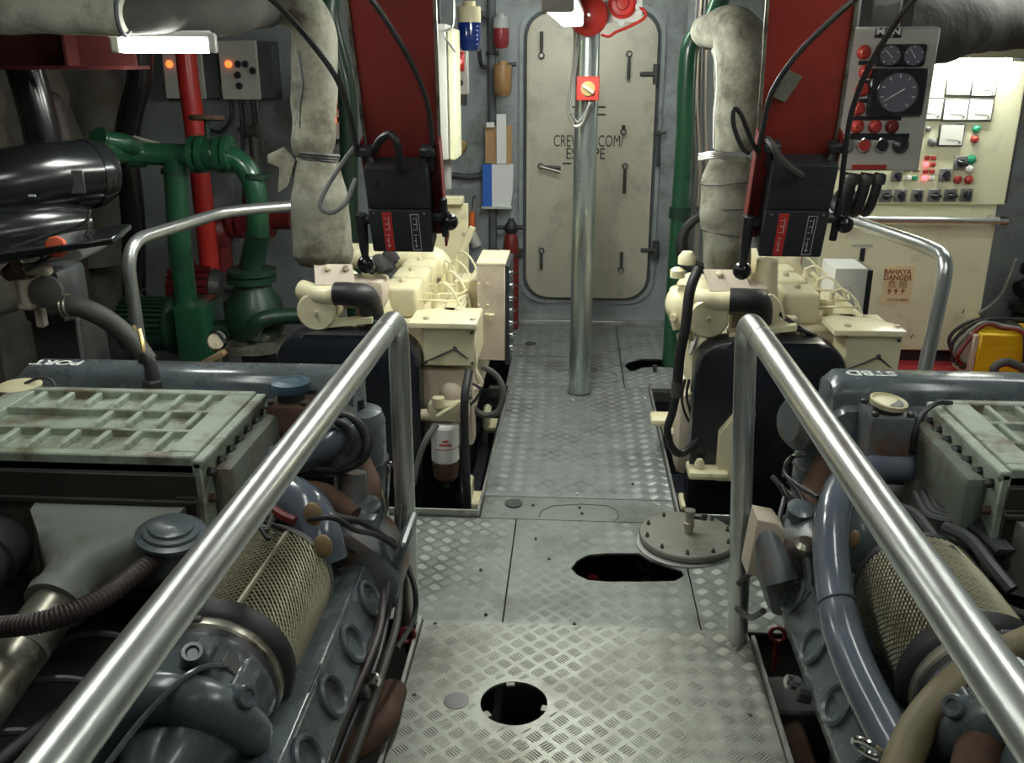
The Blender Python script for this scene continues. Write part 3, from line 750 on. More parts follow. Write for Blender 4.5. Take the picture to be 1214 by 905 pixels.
# ---- lagged exhaust pipes
def lag(mb, pts, rs, n=30, seed=0, wob=.14):
    P = catmull(pts, 8)
    # radius per station interpolated along the list
    R = []
    m = len(P)-1
    for i in range(len(P)):
        t = i/m*(len(rs)-1); k = min(int(t), len(rs)-2); R.append(rs[k]+(rs[k+1]-rs[k])*(t-k))
    return mb.tube(P, R, n, wob=wob, wsc=9)
t = thing('lagged_exhaust', 'grey cloth lagged exhaust pipe dropping to the left generator', 'exhaust pipe', (-1.08, 3.75, .9))
Ye = 3.75
part('upper_lagging', lag(MB(), [at(300, 2, Ye), at(345, 6, Ye), at(368, 28, Ye), at(372, 70, Ye), at(372, 120, Ye), at(370, 165, Ye), at(371, 184, Ye)], [.075, .09, .088, .088, .086, .085, .072]), 'lagging', t, sharp=80)
part('lower_lagging', lag(MB(), [at(375, 184, Ye), at(376, 205, Ye), at(379, 235, Ye), at(381, 270, Ye), at(384, 300, Ye), at(385, 312, Ye)], [.075, .095, .11, .118, .122, .1]), 'lagging', t, sharp=80)
part('lagging_flap', MB().prism([(0, 0), (.07, .03), (.11, -.02), (.075, -.12), (.03, -.15), (.045, -.05), (.0, -.03)], at(318, 183, Ye-.05), XA, ZA, .012), 'lagging', t)
mb = MB()
for k in range(3): mb.torus(at(377, 183+k*3.2, Ye), .082-.004*k, .008, (.08, .1, 1), 20, 6)
part('wire_lacing', mb, 'dark_iron', t)
part('seam', MB().tube(catmull([at(353+4*math.sin(k), 60+k*22, Ye-.088) for k in range(5)]), .003, 5), 'seal', t)
# horizontal trunk to the left
t2 = thing('lagged_pipe', 'horizontal lagged pipe along the deckhead at upper left', 'lagged pipe', (-2, Ye-.2, 1.7))
part('lit_lagging', lag(MB(), [at(-60, 18, 3.1), at(0, 16, 3.1), at(60, 17, 3.1), at(146, 19, 3.1)], [.064, .062, .062, .062], 26), 'lagging_lit', t2, sharp=80)
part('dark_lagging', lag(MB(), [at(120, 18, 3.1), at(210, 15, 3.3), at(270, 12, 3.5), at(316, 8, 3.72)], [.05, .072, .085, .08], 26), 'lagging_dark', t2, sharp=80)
part('end_band', MB().torus(at(146, 19, 3.1), .058, .008, (1, .1, 0), 20, 6), 'seal', t2)
t = thing('lagged_exhaust', 'grey cloth lagged exhaust pipe with elbow dropping to the right generator', 'exhaust pipe', (.62, 3.8, .9))
part('elbow_lagging', lag(MB(), [at(838, 38, 4.05), at(846, 36, 3.9), at(862, 34, 3.85), at(874, 48, 3.82), at(877, 80, 3.8), at(876, 130, 3.8), at(872, 178, 3.8)], [.062, .066, .085, .105, .1, .098, .088]), 'lagging', t, sharp=80)
part('elbow_mouth', MB().lathe([(.058, 0), (.068, .004), (.066, .03)], at(837, 38, 4.07), (1, -.6, 0), 22), 'rust', t)
part('lower_lagging', lag(MB(), [at(868, 186, 3.8), at(864, 215, 3.8), at(862, 250, 3.8), at(862, 290, 3.8), at(862, 318, 3.8)], [.088, .108, .11, .102, .09]), 'lagging', t, sharp=80)
mb = MB()
for k in range(4): mb.tube(catmull([at(829, 184+k*2, 3.74), at(845, 181+k*2, 3.69), at(862, 184+k*1.5, 3.69), at(884, 188+k, 3.72)]), .006, 5)
part('wire_lacing', mb, 'steel_wire', t)
part('seam', MB().tube(catmull([at(848, 60, 3.73), at(850, 100, 3.72), at(846, 150, 3.73), at(846, 176, 3.74)]), .003, 5), 'white', t)
mb = MB()
for k in range(3):
    mb.torus(at(863, 214+k*30, 3.8), .109, .0025, (.1*k-.1, 0, 1), 24, 4)
part('binding_wire', mb, 'dark_iron', t)

# ---- galvanised handrails
def rail(label, pts, r=.031, rad=.16, feet=(), welds=()):
    t = thing('handrail', label, 'handrail', (pts[0][0], pts[0][1], 0), 'galvanised handrails')
    part('tube', MB().tube(fillet(pts, rad, 8), r, 20), 'galv', t)
    for f in feet: part('foot_flange', MB().lathe([(.055, 0), (.055, .008), (r+.006, .012), (r+.002, .03)], f, n=20), 'edge_steel', t)
    for wp, wd in welds: part('weld_bead', MB().torus(wp, r-.0015, .003, wd, 20, 6), 'galv', t)
    return t
rail('galvanised handrail in front of the left main engine', [(-.495, 2.52, 0), (-.488, 2.5, 1.03), (-.53, -.5, 1.03)], welds=[((-.491, 2.3, 1.03), (0, 1, 0))], rad=.11)
rail('galvanised handrail in front of the right main engine', [(.535, 2.5, 0), (.478, 2.5, 1.04), (.5, -.5, 1.04)], welds=[((.48, 2.28, 1.04), (0, 1, 0))], rad=.11)
rail('galvanised handrail behind the left engine, bending toward the lagged exhaust', [(-1.74, 3.5, 0), (-1.70, 3.4, 1.05), (-1.60, 4.2, 1.05), (-1.2, 4.5, 1.05), (-1.15, 4.55, .05)], .026, .14, feet=[(-1.74, 3.5, 0)])
rail('galvanised handrail behind the right engine, in front of the switchboard', [(1.3, 3.42, 0), (1.31, 3.3, 1.05), (1.32, 3.5, 1.05), (1.12, 4.55, 1.05), (1.1, 4.9, .05)], .026, .17, feet=[(1.3, 3.42, 0)])
# ================================================================== GENERATOR SETS (cream diesels in the two trays)
def bolt_head(p, axis, r=.008, h=.006, m='dark_iron', parent=None, name='bolt'):
    return part(name, MB().lathe([(r, 0), (r, h), (r*.6, h*1.3)], p, axis, 6), m, parent)

def generator(xo, label, side):
    g = thing('diesel_generator', label, 'generator', (xo-.85, 4.2, -.32), 'cream diesel generators')
    S = lambda x, y, z: V((xo+x, y, z))
    b = lambda mb, x0, x1, y0, y1, z0, z1, bev=.006, seg=1: mb.b2(xo+x0, xo+x1, y0, y1, z0, z1, bev, seg)
    # crankcase, sump and rails
    mb = MB(); b(mb, -1.02, -.42, 3.66, 4.7, .2, .56, .03, 2)
    part('crankcase', mb, 'cream_dirty', g)
    mb = MB(); b(mb, -.98, -.48, 3.7, 4.68, -.24, .21, .03); part('sump', mb, 'guard_black', g)
    for x in (-1.06, -.44):
        mb = MB(); b(mb, x-.03, x+.03, 3.45, 4.82, -.32, -.2); part('bed_rail', mb, 'tray', g)
    mb = MB(); b(mb, -.98, -.5, 4.66, 4.83, .0, .5, .05, 2); part('flywheel_housing', mb, 'cream_dirty', g)
    # belt guard: rounded black sheet box
    poly = rrect(xo-1.19, xo-.605, -.16, .675, .13, 8)
    part('belt_guard', MB().prism(poly, (0, 3.62, 0), XA, ZA, .13, bev=.025), 'guard_black', g)
    # cylinder heads / rocker covers in a row
    part('head_deck', b(MB(), -.9, -.5, 3.75, 4.72, .54, .665, .012), 'cream_dirty', g)
    for k in range(4):
        y = 3.8+k*.235
        rc = part('rocker_cover', b(MB(), -.81, -.655, y, y+.19, .665, .80, .02, 3), 'cream', g)
        part('cover_nut', MB().lathe([(.014, 0), (.014, .012), (.007, .018)], S(-.735, y+.095, .80), n=6), 'cream_dirty', rc)
        # injector and its pipe
        part('injector', MB().cyl(S(-.6, y+.1, .66), S(-.59, y+.1, .75), .02, n=10).cyl(S(-.59, y+.1, .75), S(-.585, y+.1, .785), .012, n=8), 'cream', g)
        part('injector_pipe', MB().tube(catmull([S(-.585, y+.1, .785), S(-.55, y+.08, .80), S(-.5, y+.05, .76), S(-.46, y+.02, .66), S(-.45, y, .55)]), .0055, 6), 'cream', g)
    for dy in (0, .12, .3):
        part('leak_off_pipe', MB().tube(catmull([S(-.66, 3.85+dy, .73), S(-.58, 3.8+dy, .745), S(-.5, 3.84+dy, .735), S(-.47, 3.95+dy, .73)]), .005, 6), 'cream', g)
    part('fuel_gallery', MB().tube([S(-.485, 3.78, .7), S(-.485, 4.65, .7)], .014, 8), 'cream', g)
    mb = MB(); b(mb, -.56, -.47, 3.82, 4.6, .655, .69, .01); part('pump_rail', mb, 'cream', g)
    # intake trunk: long tube turning down on the right
    part('intake_trunk', MB().tube(fillet([S(-1.2 if side < 0 else -.98, 4.45, .80), S(-.64, 4.45, .80), S(-.64, 4.45, .6)], .11, 8), .062, 18), 'cream', g)
    part('intake_clamp', MB().torus(S(-.64, 4.45, .70), .063, .008, ZA, 20, 6), 'cream_dirty', g)
    # front junction box with overhanging lid
    bx = part('junction_box', b(MB(), -.602, -.385, 3.58, 3.9, .525, .69, .006), 'cream', g)
    part('lid', MB().prism([(-.655, 0), (-.378, 0), (-.378, .1), (-.45, .2), (-.6, .24), (-.655, .2)], (xo, 3.56, .69), XA, YA, .022, bev=.006), 'cream', bx)
    for x in (-.59, -.4):
        bolt_head(S(x, 3.6+.02, .712), ZA, .013, .008, 'cream_dirty', bx, 'lid_nut')
    st = S(-.47, 3.579, .60)
    part('stain', MB().sphere(st, .010, (1, .25, 1.2), 8), 'dark_iron', bx)
    for a, ln in ((205, .13), (-38, .07)):
        d = V((math.cos(math.radians(a)), 0, math.sin(math.radians(a))))
        part('cable_tail', MB().tube([st, st+d*ln*.5+V((0, -.004, 0)), st+d*ln], [.005, .004, .002], 6), 'dark_iron', bx)
    for x, z in ((-.59, .54), (-.4, .54), (-.4, .67)): bolt_head(S(x, 3.58, z), -YA, .007, .004, 'dark_iron', bx)
    # thermostat housing, water elbow, cover plate with nuts, round cooler end
    dp = .075 if side < 0 else -.045
    S2 = lambda x, y, z: V((xo+x+dp, y, z+.1))
    part('water_housing', MB().box(S2(-.95, 3.76, .69), (.2, .16, .12), .02, None, 2), 'cream_dusty', g)
    part('housing_leg', MB().box(S2(-.93, 3.76, .58), (.1, .1, .16), .015), 'cream_dirty', g)
    cp = part('cover_plate', MB().prism([(-1.1, -.0), (-.94, -.0), (-.965, .1), (-1.12, .1)], (xo+dp, 3.58, .85), XA, V((0, .72, .7)), .012), 'cream_dusty', g)
    for dx in (-1.06, -.985): bolt_head(S2(dx, 3.625, .81), V((0, -.7, .72)), .014, .012, 'cream_dirty', cp, 'cover_nut')
    part('neck', MB().lathe([(.085, 0), (.07, .05), (.05, .14), (.042, .26)], S(-.87+dp*.4, 3.8, .68), n=18), 'cream', g)
    part('cooler_tube', MB().tube(catmull([S2(-1.17, 3.62, .725), S2(-1.08, 3.58, .715), S2(-.99, 3.58, .72)]), .042, 14), 'cream', g)
    part('rubber_elbow', MB().tube(catmull([S2(-1.02, 3.58, .722), S2(-.95, 3.57, .722), S2(-.90, 3.6, .70), S2(-.885, 3.64, .6)]), .048, 16), 'rubber', g)
    part('oil_cooler', MB().lathe([(.0, 0), (.072, 0), (.08, .01), (.08, .5)], S2(-1.1, 3.55, .65), YA, 26), 'cream', g)
    part('cooler_boss', MB().cyl(S2(-1.1, 3.552, .65), S2(-1.1, 3.54, .65), .009, n=10), 'cream_dirty', g)
    part('guard_bracket', MB().prism([(-.13, 0), (.13, .03), (.13, .055), (-.13, .02)], S(-.93, 3.56, .675), XA, ZA, -.06), 'cream', g)
    part('plumbing', MB().tube(catmull([S(-.84, 3.66, .74), S(-.82, 3.62, .68), S(-.8, 3.6, .6), S(-.81, 3.6, .5)]), .012, 8).tube(catmull([S(-.78, 3.66, .72), S(-.76, 3.62, .66), S(-.77, 3.6, .55)]), .01, 8).box(S(-.81, 3.66, .7), (.07, .05, .08), .01), 'cream_dirty', g)
    part('wiring', MB().tube(catmull([S(-.86, 3.62, .76), S(-.8, 3.6, .72), S(-.74, 3.62, .68), S(-.7, 3.66, .66)]), .009, 6).tube(catmull([S(-.86, 3.63, .7), S(-.82, 3.58, .71), S(-.75, 3.6, .69), S(-.66, 3.62, .64)]), .008, 6), 'rubber', g)
    # mounting feet
    for x, y, s in ((-.36, 3.62, 1), (-.36, 4.5, 1), (-1.12, 3.66, -1), (-1.12, 4.5, -1)):
        f = MB().box(S(x, y, -.1), (.16, .14, .04), .015, None, 2).box(S(x-s*.07, y, -.05), (.04, .13, .1), .012)
        ft = part('engine_mount', f, 'cream', g)
        part('mount_bolt', MB().lathe([(.02, 0), (.02, .015), (.012, .016), (.012, .035)], S(x+s*.03, y, -.08), n=8), 'cream', ft)
        mb = MB(); b(mb, x-.06, x+.06, y-.06, y+.06, -.32, -.12); part('mount_block', mb, 'tray', g)
    return g

GL = generator(0.0, 'cream diesel generator left of the aisle with white fuel filter and tall switch box', -1)
GR = generator(1.68, 'cream diesel generator right of the aisle behind the right main engine', 1)

# ---- extra fittings of the left set
def gp(name, mb, m, par=GL, label=None): return part(name, mb, m, par, label)
a, b_ = at(565, 313, 4.0), at(599, 428, 4.0)
sb = gp('switch_box', MB().b2(a.x, b_.x, 4.0, 4.3, b_.z, a.z, .004), 'cream_dusty')
part('box_top', MB().b2(a.x-.002, b_.x+.002, 3.998, 4.302, a.z-.004, a.z+.004), 'cream', sb)
fc = part('panel_face', MB().b2(b_.x, b_.x+.018, 4.005, 4.295, b_.z-.02, a.z-.01), 'dial_black', sb)
for k in range(7):
    z = b_.z+.05+k*(a.z-b_.z-.1)/6
    part('toggle', MB().cyl((b_.x+.018, 4.05, z), (b_.x+.03, 4.05, z), .012, n=10).cyl((b_.x+.03, 4.05, z), (b_.x+.05, 4.045, z+.006), .004, n=6), 'chrome', fc)
for px, py in ((568, 336), (578, 336), (568, 362), (578, 362)):
    bolt_head(at(px, py, 4.0), -YA, .006, .004, 'cream', sb, 'rivet')
q = at(581, 373, 3.99)
part('latch', MB().tube([q+V((-.02, 0, 0)), q+V((0, -.015, .002)), q+V((.02, -.012, 0))], .007, 8), 'cream', sb)
part('olive_panel', MB().b2(at(541, 340, 4.1).x, a.x, 4.12, 4.14, .56, .75), 'brass', GL) if False else gp('side_plate', MB().b2(at(541, 340, 4.1).x, a.x+.01, 4.1, 4.13, .55, at(541, 334, 4.1).z), 'cream')
gp('riser_tube', MB().cyl(at(541, 372, 4.05), at(541, 333, 4.05), .009, n=8), 'cream')
gp('sense_wire', MB().tube(catmull([at(528, 309, 4.4), at(536, 315, 4.3), at(541, 328, 4.2), at(543, 345, 4.1)]), .004, 6), 'cream')
# tall back sheet with diagonal brace
a, b_ = at(500, 232, 4.95), at(556, 335, 4.95)
bk = gp('back_sheet', MB().b2(a.x, b_.x, 4.95, 4.97, .5, a.z-.04, .003).b2(a.x, b_.x-.02, 4.9, 4.97, a.z-.04, a.z, .004), 'cream')
part('brace', MB().box((at(545, 305, 4.92)), (.035, .02, .36), .004, Matrix.Rotation(.42, 3, 'Y')), 'cream', bk)
bolt_head(at(551, 276, 4.95), -YA, .012, .01, 'cream_dirty', bk)
# fuel filter on the aisle corner
q0, q1 = at(527, 502, 3.52), at(525, 546, 3.52)
ff = gp('fuel_filter', MB().lathe([(.05, 0), (.058, .01), (.058, q0.z-q1.z-.01), (.05, q0.z-q1.z)], (q0.x, 3.52, q1.z), n=26), 'white')
part('bowl', MB().lathe([(.03, -.09), (.05, -.07), (.056, -.01), (.056, .0)], (q0.x, 3.52, q1.z), n=22), 'rust', ff)
part('drain', MB().cyl((q0.x, 3.52, q1.z-.09), (q0.x, 3.52, q1.z-.12), .012, n=8), 'dark_iron', ff)
part('print_band', MB().torus((q0.x, 3.52, q1.z+.07), .0578, .002, ZA, 26, 4, -PI*.95, -PI*.05), 'lens_red', ff)
for k, (dz, w_) in enumerate(((.088, .05), (.105, .024))):
    part('red_print', MB().b2(q0.x-w_/2+.01, q0.x+w_/2+.01, 3.52-.0595, 3.52-.055, q1.z+dz, q1.z+dz+.008), 'lens_red', ff)
fh = gp('filter_head', MB().box((q0.x+.015, 3.54, q0.z+.05), (.17, .09, .08), .02, None, 2).cyl((q0.x-.12, 3.52, q0.z+.035), (q0.x-.05, 3.52, q0.z+.035), .025, n=12).cyl((q0.x-.02, 3.5, q0.z+.08), (q0.x-.02, 3.5, q0.z+.12), .025, n=12), 'cream_dirty')
part('banjo', MB().lathe([(.016, 0), (.026, .005), (.026, .03), (.016, .035)], (q0.x-.14, 3.52, q0.z+.035), XA, 10), 'cream', fh)
part('lever', MB().tube([(q0.x-.02, 3.47, q0.z+.05), (q0.x+.07, 3.46, q0.z+.11)], .009, 8), 'cream', fh)
part('boss', MB().sphere(at(535, 467, 3.6), .05), 'cream_dusty', fh)
gp('fuel_hose', MB().tube(catmull([at(518, 503, 3.48), at(506, 520, 3.46), at(496, 545, 3.46), at(490, 575, 3.46)]), .013, 8), 'cable_grey')
gp('breather_hose', MB().tube(catmull([at(556, 440, 3.5), at(551, 472, 3.42), at(551, 520, 3.4), at(553, 570, 3.4), at(554, 604, 3.4)]), .017, 10), 'rubber')
gp('cable_loop', MB().tube(catmull([at(572, 435, 3.7), at(588, 445, 3.7), at(597, 465, 3.68), at(590, 488, 3.66), at(572, 492, 3.66), at(558, 480, 3.64), at(556, 468, 3.6)]), .013, 8), 'hose_grey')
gp('cable_loop', MB().tube(catmull([at(560, 436, 3.68), at(566, 446, 3.68), at(570, 455, 3.68), at(560, 463, 3.66), at(552, 458, 3.66)]), .014, 8), 'cream_dusty')
gp('cable_loop', MB().tube(catmull([at(560, 455, 3.6), at(570, 462, 3.58), at(562, 476, 3.58), at(550, 484, 3.56)]), .006, 6), 'rubber')
gp('block_side', MB().b2(-.63, -.40, 3.6, 3.7, .16, .5, .02, 2), 'cream_dusty')
# ---- extra fittings of the right set
hp = lambda name, mb, m: part(name, mb, m, GR)
a, b_ = at(990, 318, 4.2), at(1022, 380, 4.2)
wb = hp('terminal_box', MB().b2(a.x, b_.x, 4.2, 4.42, b_.z-.05, a.z, .004), 'white')
part('gasket_side', MB().b2(b_.x, b_.x+.022, 4.2, 4.42, b_.z-.05, a.z-.008), 'dial_black', wb)
for px, py in ((999, 342), (999, 359), (1007, 340)): bolt_head(at(px, py, 4.2), -YA, .006, .004, 'box_grey', wb, 'rivet')
hp('air_filter_pot', MB().tube(catmull([at(808, 345, 3.75), at(806, 365, 3.7), at(812, 388, 3.68)]), [.05, .05, .055, .058, .06, .06, .058, .056, .05, .05, .05, .05, .05], 18), 'cream')
hp('filter_cap', MB().lathe([(.035, 0), (.035, .03), (.02, .05)], at(814, 313, 3.7), (0, 0, 1), 14).lathe([(.03, 0), (.03, .03), (.018, .04)], at(803, 329, 3.7), (0, 0, 1), 14), 'cream')
hp('filter_drain', MB().cyl(at(800, 375, 3.66), at(797, 377, 3.62), .014, n=8), 'cream')
hp('side_pipe', MB().tube(catmull([at(812, 395, 3.7), at(815, 420, 3.66), at(820, 440, 3.64), at(828, 455, 3.62)]), .035, 12), 'cream')
hp('starter_motor', MB().tube(catmull([at(822, 456, 3.62), at(840, 470, 3.62), at(852, 490, 3.62)]), .06, 16), 'cream')
hp('side_casting', MB().b2(at(806, 470, 3.72).x, at(860, 470, 3.72).x, 3.72, 3.9, .0, .45, .03, 2), 'cream_dusty')
hp('drip_hose', MB().tube(catmull([at(828, 318, 3.52), at(818, 345, 3.48), at(813, 385, 3.46), at(806, 420, 3.46), at(803, 455, 3.46)]), .02, 10), 'rubber')
hp('hose_coupling', MB().cyl(at(803, 453, 3.46), at(802, 470, 3.46), .024, n=10), 'hose_grey')
hp('drip_hose', MB().tube(catmull([at(802, 468, 3.46), at(797, 490, 3.46), at(791, 510, 3.46), at(796, 530, 3.46), at(808, 538, 3.48), at(826, 522, 3.5), at(838, 495, 3.55)]), .016, 10), 'rubber')
for k in range(3):
    hp('harness', MB().tube(catmull([at(812+5*k, 450, 3.58), at(808+6*k, 470, 3.58), at(812+7*k, 490, 3.58), at(820+6*k, 505, 3.6)]), .006, 6), 'cable')
hp('fuel_line', MB().tube(catmull([at(822, 405, 3.6), at(818, 420, 3.58), at(826, 400, 3.6), at(832, 385, 3.6)]), .008, 6), 'steel_wire')
hp('fuel_line', MB().tube(catmull([at(905, 372, 3.6), at(912, 350, 3.62), at(925, 360, 3.6), at(930, 378, 3.6)]), .006, 6), 'cream_dirty')
hp('mount_arm', MB().prism([(0, 0), (.13, 0), (.13, .3), (.07, .3), (.0, .2)], at(847, 563, 3.5), XA, ZA, .06), 'cream')
hp('mount_foot', MB().box(at(838, 558, 3.47), (.16, .13, .035), .014, None, 2), 'cream')
hp('mount_foot_bolt', MB().lathe([(.02, 0), (.02, .02), (.012, .035)], at(829, 554, 3.45), n=8), 'cream')
hp('mount_foot', MB().box(at(797, 497, 4.0), (.2, .12, .035), .014, None, 2), 'cream')
hp('tray_pipe', MB().cyl((.48, 3.9, -.2), (1.0, 3.9, -.2), .03, n=10), 'dark_iron')
# ================================================================== MAIN ENGINES (grey-blue V diesels on both sides of the aisle)
def wire_cylinder(cx, cz, R, y0, y1, na, nl, wr):
    """woven wire cloth rolled to a cylinder along y: two families of wires, each a thin triangular rod"""
    vs, fs = [], []
    def rod(pts, closed):
        k0 = len(vs); n = len(pts)
        for i, (p, nrm, side) in enumerate(pts):
            vs.append(tuple(p+nrm*wr)); vs.append(tuple(p-nrm*wr*.4+side*wr)); vs.append(tuple(p-nrm*wr*.4-side*wr))
        m = n if closed else n-1
        for i in range(m):
            a = k0+3*i; b = k0+3*((i+1) % n)
            for j in range(3): fs.append((a+j, a+(j+1) % 3, b+(j+1) % 3, b+j))
    def P(a, y):
        nrm = V((math.cos(a), 0, math.sin(a))); return V((cx, y, cz))+nrm*R, nrm
    twist = (y1-y0)/R
    for sg, cnt in ((1, na), (-1, nl)):         # two families of wires crossing at a right angle
        for k in range(cnt):
            a = 2*PI*k/cnt
            seg = []
            for i in range(13):
                t = i/12; aa = a+sg*twist*t
                p, nr = P(aa, y0+(y1-y0)*t); tg = V((-math.sin(aa), 0, math.cos(aa)))
                seg.append((p+nr*(.0008*sg), nr, (tg-YA*sg).normalized()))
            rod(seg, False)
    me = bpy.data.meshes.new('wire_mesh'); me.from_pydata(vs, [], fs)
    return me

def main_engine(xc, s, dy, rd, label, word):
    E = thing('main_engine', label, 'engine', (xc, 1.7, -.55), 'grey-blue main engines')
    X = lambda d: xc+s*d
    Q = lambda d, y, z: V((X(d), y+dy, z))
    def b(mb, d0, d1, y0, y1, z0, z1, bev=.006, seg=1):
        return mb.b2(min(X(d0), X(d1)), max(X(d0), X(d1)), y0+dy, y1+dy, z0, z1, bev, seg)
    def ext(poly, y0, y1, bev=0):               # polygon in (d,z) pushed along y
        mb = MB(); n = len(poly)
        A = [mb.bm.verts.new(Q(d, y0, z)) for d, z in poly]; B = [mb.bm.verts.new(Q(d, y1, z)) for d, z in poly]
        mb.bm.faces.new(A); mb.bm.faces.new(B[::-1])
        for i in range(n): mb.bm.faces.new((A[i], B[i], B[(i+1) % n], A[(i+1) % n]))
        if bev:
            bmesh.ops.bevel(mb.bm, geom=mb.bm.edges[:], offset=bev, segments=2, profile=.5, affect='EDGES')
        return mb
    # ---- crankcase
    part('crankcase', ext([(-.3, -.5), (.3, -.5), (.38, -.12), (.6, .05), (.56, .22), (.3, .34), (-.3, .34), (-.56, .22), (-.6, .05), (-.38, -.12)], .3, 2.55, .015), 'engine_dark', E)
    part('front_cover', ext([(-.42, -.2), (.42, -.2), (.5, .3), (.3, .5), (-.3, .5), (-.5, .3)], 2.5, 2.72, .03), 'engine_dark', E)
    for k in range(5):                          # cylinder heads along the aisle bank
        y = .75+k*.33
        part('cylinder_head', ext([(.3, .2), (.6, .1), (.66, .2), (.38, .36)], y, y+.28, .012), 'engine_dark', E)
    # ---- exhaust manifold with round core plugs
    r0, r1 = .70+rd, .757+rd
    mf = part('exhaust_manifold', ext([(.5+rd, .22), (.54+rd, .385), (r0, .402), (r1, .30), (r1-.03, .2)], .5, 2.22, .012), 'engine', E)
    nrm = V((s*(.402-.30), 0, r1-r0)).normalized(); tz = V((s*(r1-r0), 0, .30-.402)).normalized()
    for k in range(5):
        y = 2.11-.2*k if s > 0 else 2.14-.222*k
        c = Q((r0+r1)/2, y, .351)-nrm*.002
        sc = .052
        pr = part('core_plug', MB().lathe([(sc, 0), (sc, .012), (sc*.86, .016), (sc*.74, .012), (sc*.7, .003), (sc*.3, .001)], c, nrm, 24), 'engine', mf)
        part('plug_lip', MB().prism([(-.05, -.06), (.05, -.06), (.052, .0), (-.052, .0)], c-nrm*.002, YA, tz*s*-1 if False else tz, .008), 'engine', pr) if k % 2 == 0 else None
    part('manifold_seam', MB().tube([Q(r0+.002, .6, .404), Q(r0+.002, 2.18, .404)], .004, 6), 'engine', mf)
    # end casting at the far end of the manifold
    ec = part('end_casting', ext([(.60+rd, .24), (.6+rd, .46), (.66+rd, .5), (.74+rd, .44), (.8+rd, .34), (.77+rd, .24)], 2.2, 2.42, .025), 'engine_rust', E)
    part('casting_boss', MB().lathe([(.05, 0), (.05, .03), (.035, .035), (.03, .02)], Q(.74+rd, 2.27, .40), nrm, 18), 'engine_rust', ec)
    part('casting_boss', MB().lathe([(.04, 0), (.04, .03), (.025, .035)], Q(.68+rd, 2.36, .48), (0, -.3, 1), 14), 'engine', ec)
    part('casting_rib', MB().box(Q(.79+rd, 2.33, .41), (.03, .2, .09), .01, Matrix.Rotation(.3*s, 3, 'Y')), 'engine', ec)
    part('rusty_pipe', MB().tube(catmull([Q(.66+rd, 2.36, .44), Q(.66, 2.46, .5), Q(.62, 2.52, .56), Q(.58, 2.54, .66)]), .04, 14), 'rust', E)
    for k, dd_ in enumerate((.795, .81)):
        bolt = part('manifold_bolt', MB().lathe([(.018, 0), (.018, .03), (.013, .034)], Q(dd_-.05+rd, 1.86+.05*k, .245), V((s, 0, .2)), 8), 'chrome' if k else 'dark_iron', mf)
    # ---- wire-cloth air filter lying along the engine
    fd, fz, R = .503, .45, .15
    cx = X(fd); y0, y1 = 1.67+dy, 2.035+dy
    af = part('filter_core', MB().cyl((cx, y0, fz), (cx, y1, fz), R*.93, n=40), 'filter_core', E)
    me = wire_cylinder(cx, fz, R, y0, y1, 60, 60, .0021)
    stuff(put('wire_cloth', me, 'wire_mesh', af, 30))
    part('overlap_seam', MB().tube([(cx+s*R*.28, y0, fz+R*.962), (cx+s*R*.34, y1, fz+R*.942)], .006, 6), 'wire_mesh', af)
    part('end_ring', MB().lathe([(R*.9, 0), (R*1.025, 0), (R*1.03, .018), (R*1.0, .026), (R*.6, .03)], (cx, y1-.008, fz), YA, 40), 'engine_dark' if s < 0 else 'cable_grey', af)
    cl = part('rubber_collar', MB().lathe([(R*.9, .01), (R*1.09, .0), (R*1.1, -.03), (R*1.06, -.045), (R*.98, -.055), (R*.98, -.1)], (cx, y0+.012, fz), YA, 40), 'rubber', E)
    part('steel_clamp', MB().lathe([(R*1.0, -.05), (R*1.01, -.052), (R*1.01, -.075), (R*.98, -.08)], (cx, y0+.012, fz), YA, 40), 'dirty_alu', cl)
    part('clamp_screw', MB().box((cx-s*R*.2, y0-.05, fz+R*.99), (.045, .018, .018), .004), 'dark_iron', cl)
    # ---- turbocharger compressor housing in front of it
    tb = part('turbo_housing', MB().lathe([(R*.95, -.085), (R*.98, -.10), (R*.93, -.12), (R*.86, -.2), (R*.78, -.26), (R*.6, -.31), (R*.42, -.36), (R*.36, -.52)], (cx, y0+.012, fz), YA, 36), 'engine', E)
    part('volute', MB().tube(catmull([(cx+s*.10, y0-.14, fz-.08), (cx+s*.13, y0-.2, fz+.0), (cx+s*.06, y0-.24, fz+.09), (cx-s*.06, y0-.25, fz+.1), (cx-s*.15, y0-.26, fz+.02), (cx-s*.2, y0-.27, fz-.1)]), [.034+.0014*k for k in range(31)], 16), 'engine', tb)
    for a_, yy in ((35, -.19), (80, -.16), (125, -.19), (165, -.22)):
        a = math.radians(a_); d = V((s*math.cos(a), 0, math.sin(a)))
        lug = part('housing_lug', MB().tube([V((cx, y0+yy, fz))+d*R*.72, V((cx, y0+yy-.03, fz))+d*(R*.72+.065)], [.034, .022], 12), 'engine', tb)
        part('lug_web', MB().box(V((cx, y0+yy+.05, fz))+d*R*.86, (.05, .11, .03), .008, Matrix.Rotation(-math.atan2(d.x, d.z)*-1, 3, 'Y')), 'engine', lug)
        part('lug_ring', MB().torus(V((cx, y0+yy-.03, fz))+d*(R*.72+.065), .017, .007, d+V((0, -.45, 0)), 14, 6), 'engine', lug)
    part('casting_window', MB().box((cx+s*R*.5, y0-.13, fz+R*.66), (.05, .055, .03), .004, Matrix.Rotation(.9*s, 3, 'Y')), 'engine_dark', tb)
    part('volute_seam', MB().tube(catmull([(cx+s*.09, y0-.12, fz+.09), (cx+s*.05, y0-.22, fz+.155), (cx+s*.0, y0-.33, fz+.14), (cx-s*.04, y0-.45, fz+.1)]), .006, 6), 'engine', tb)
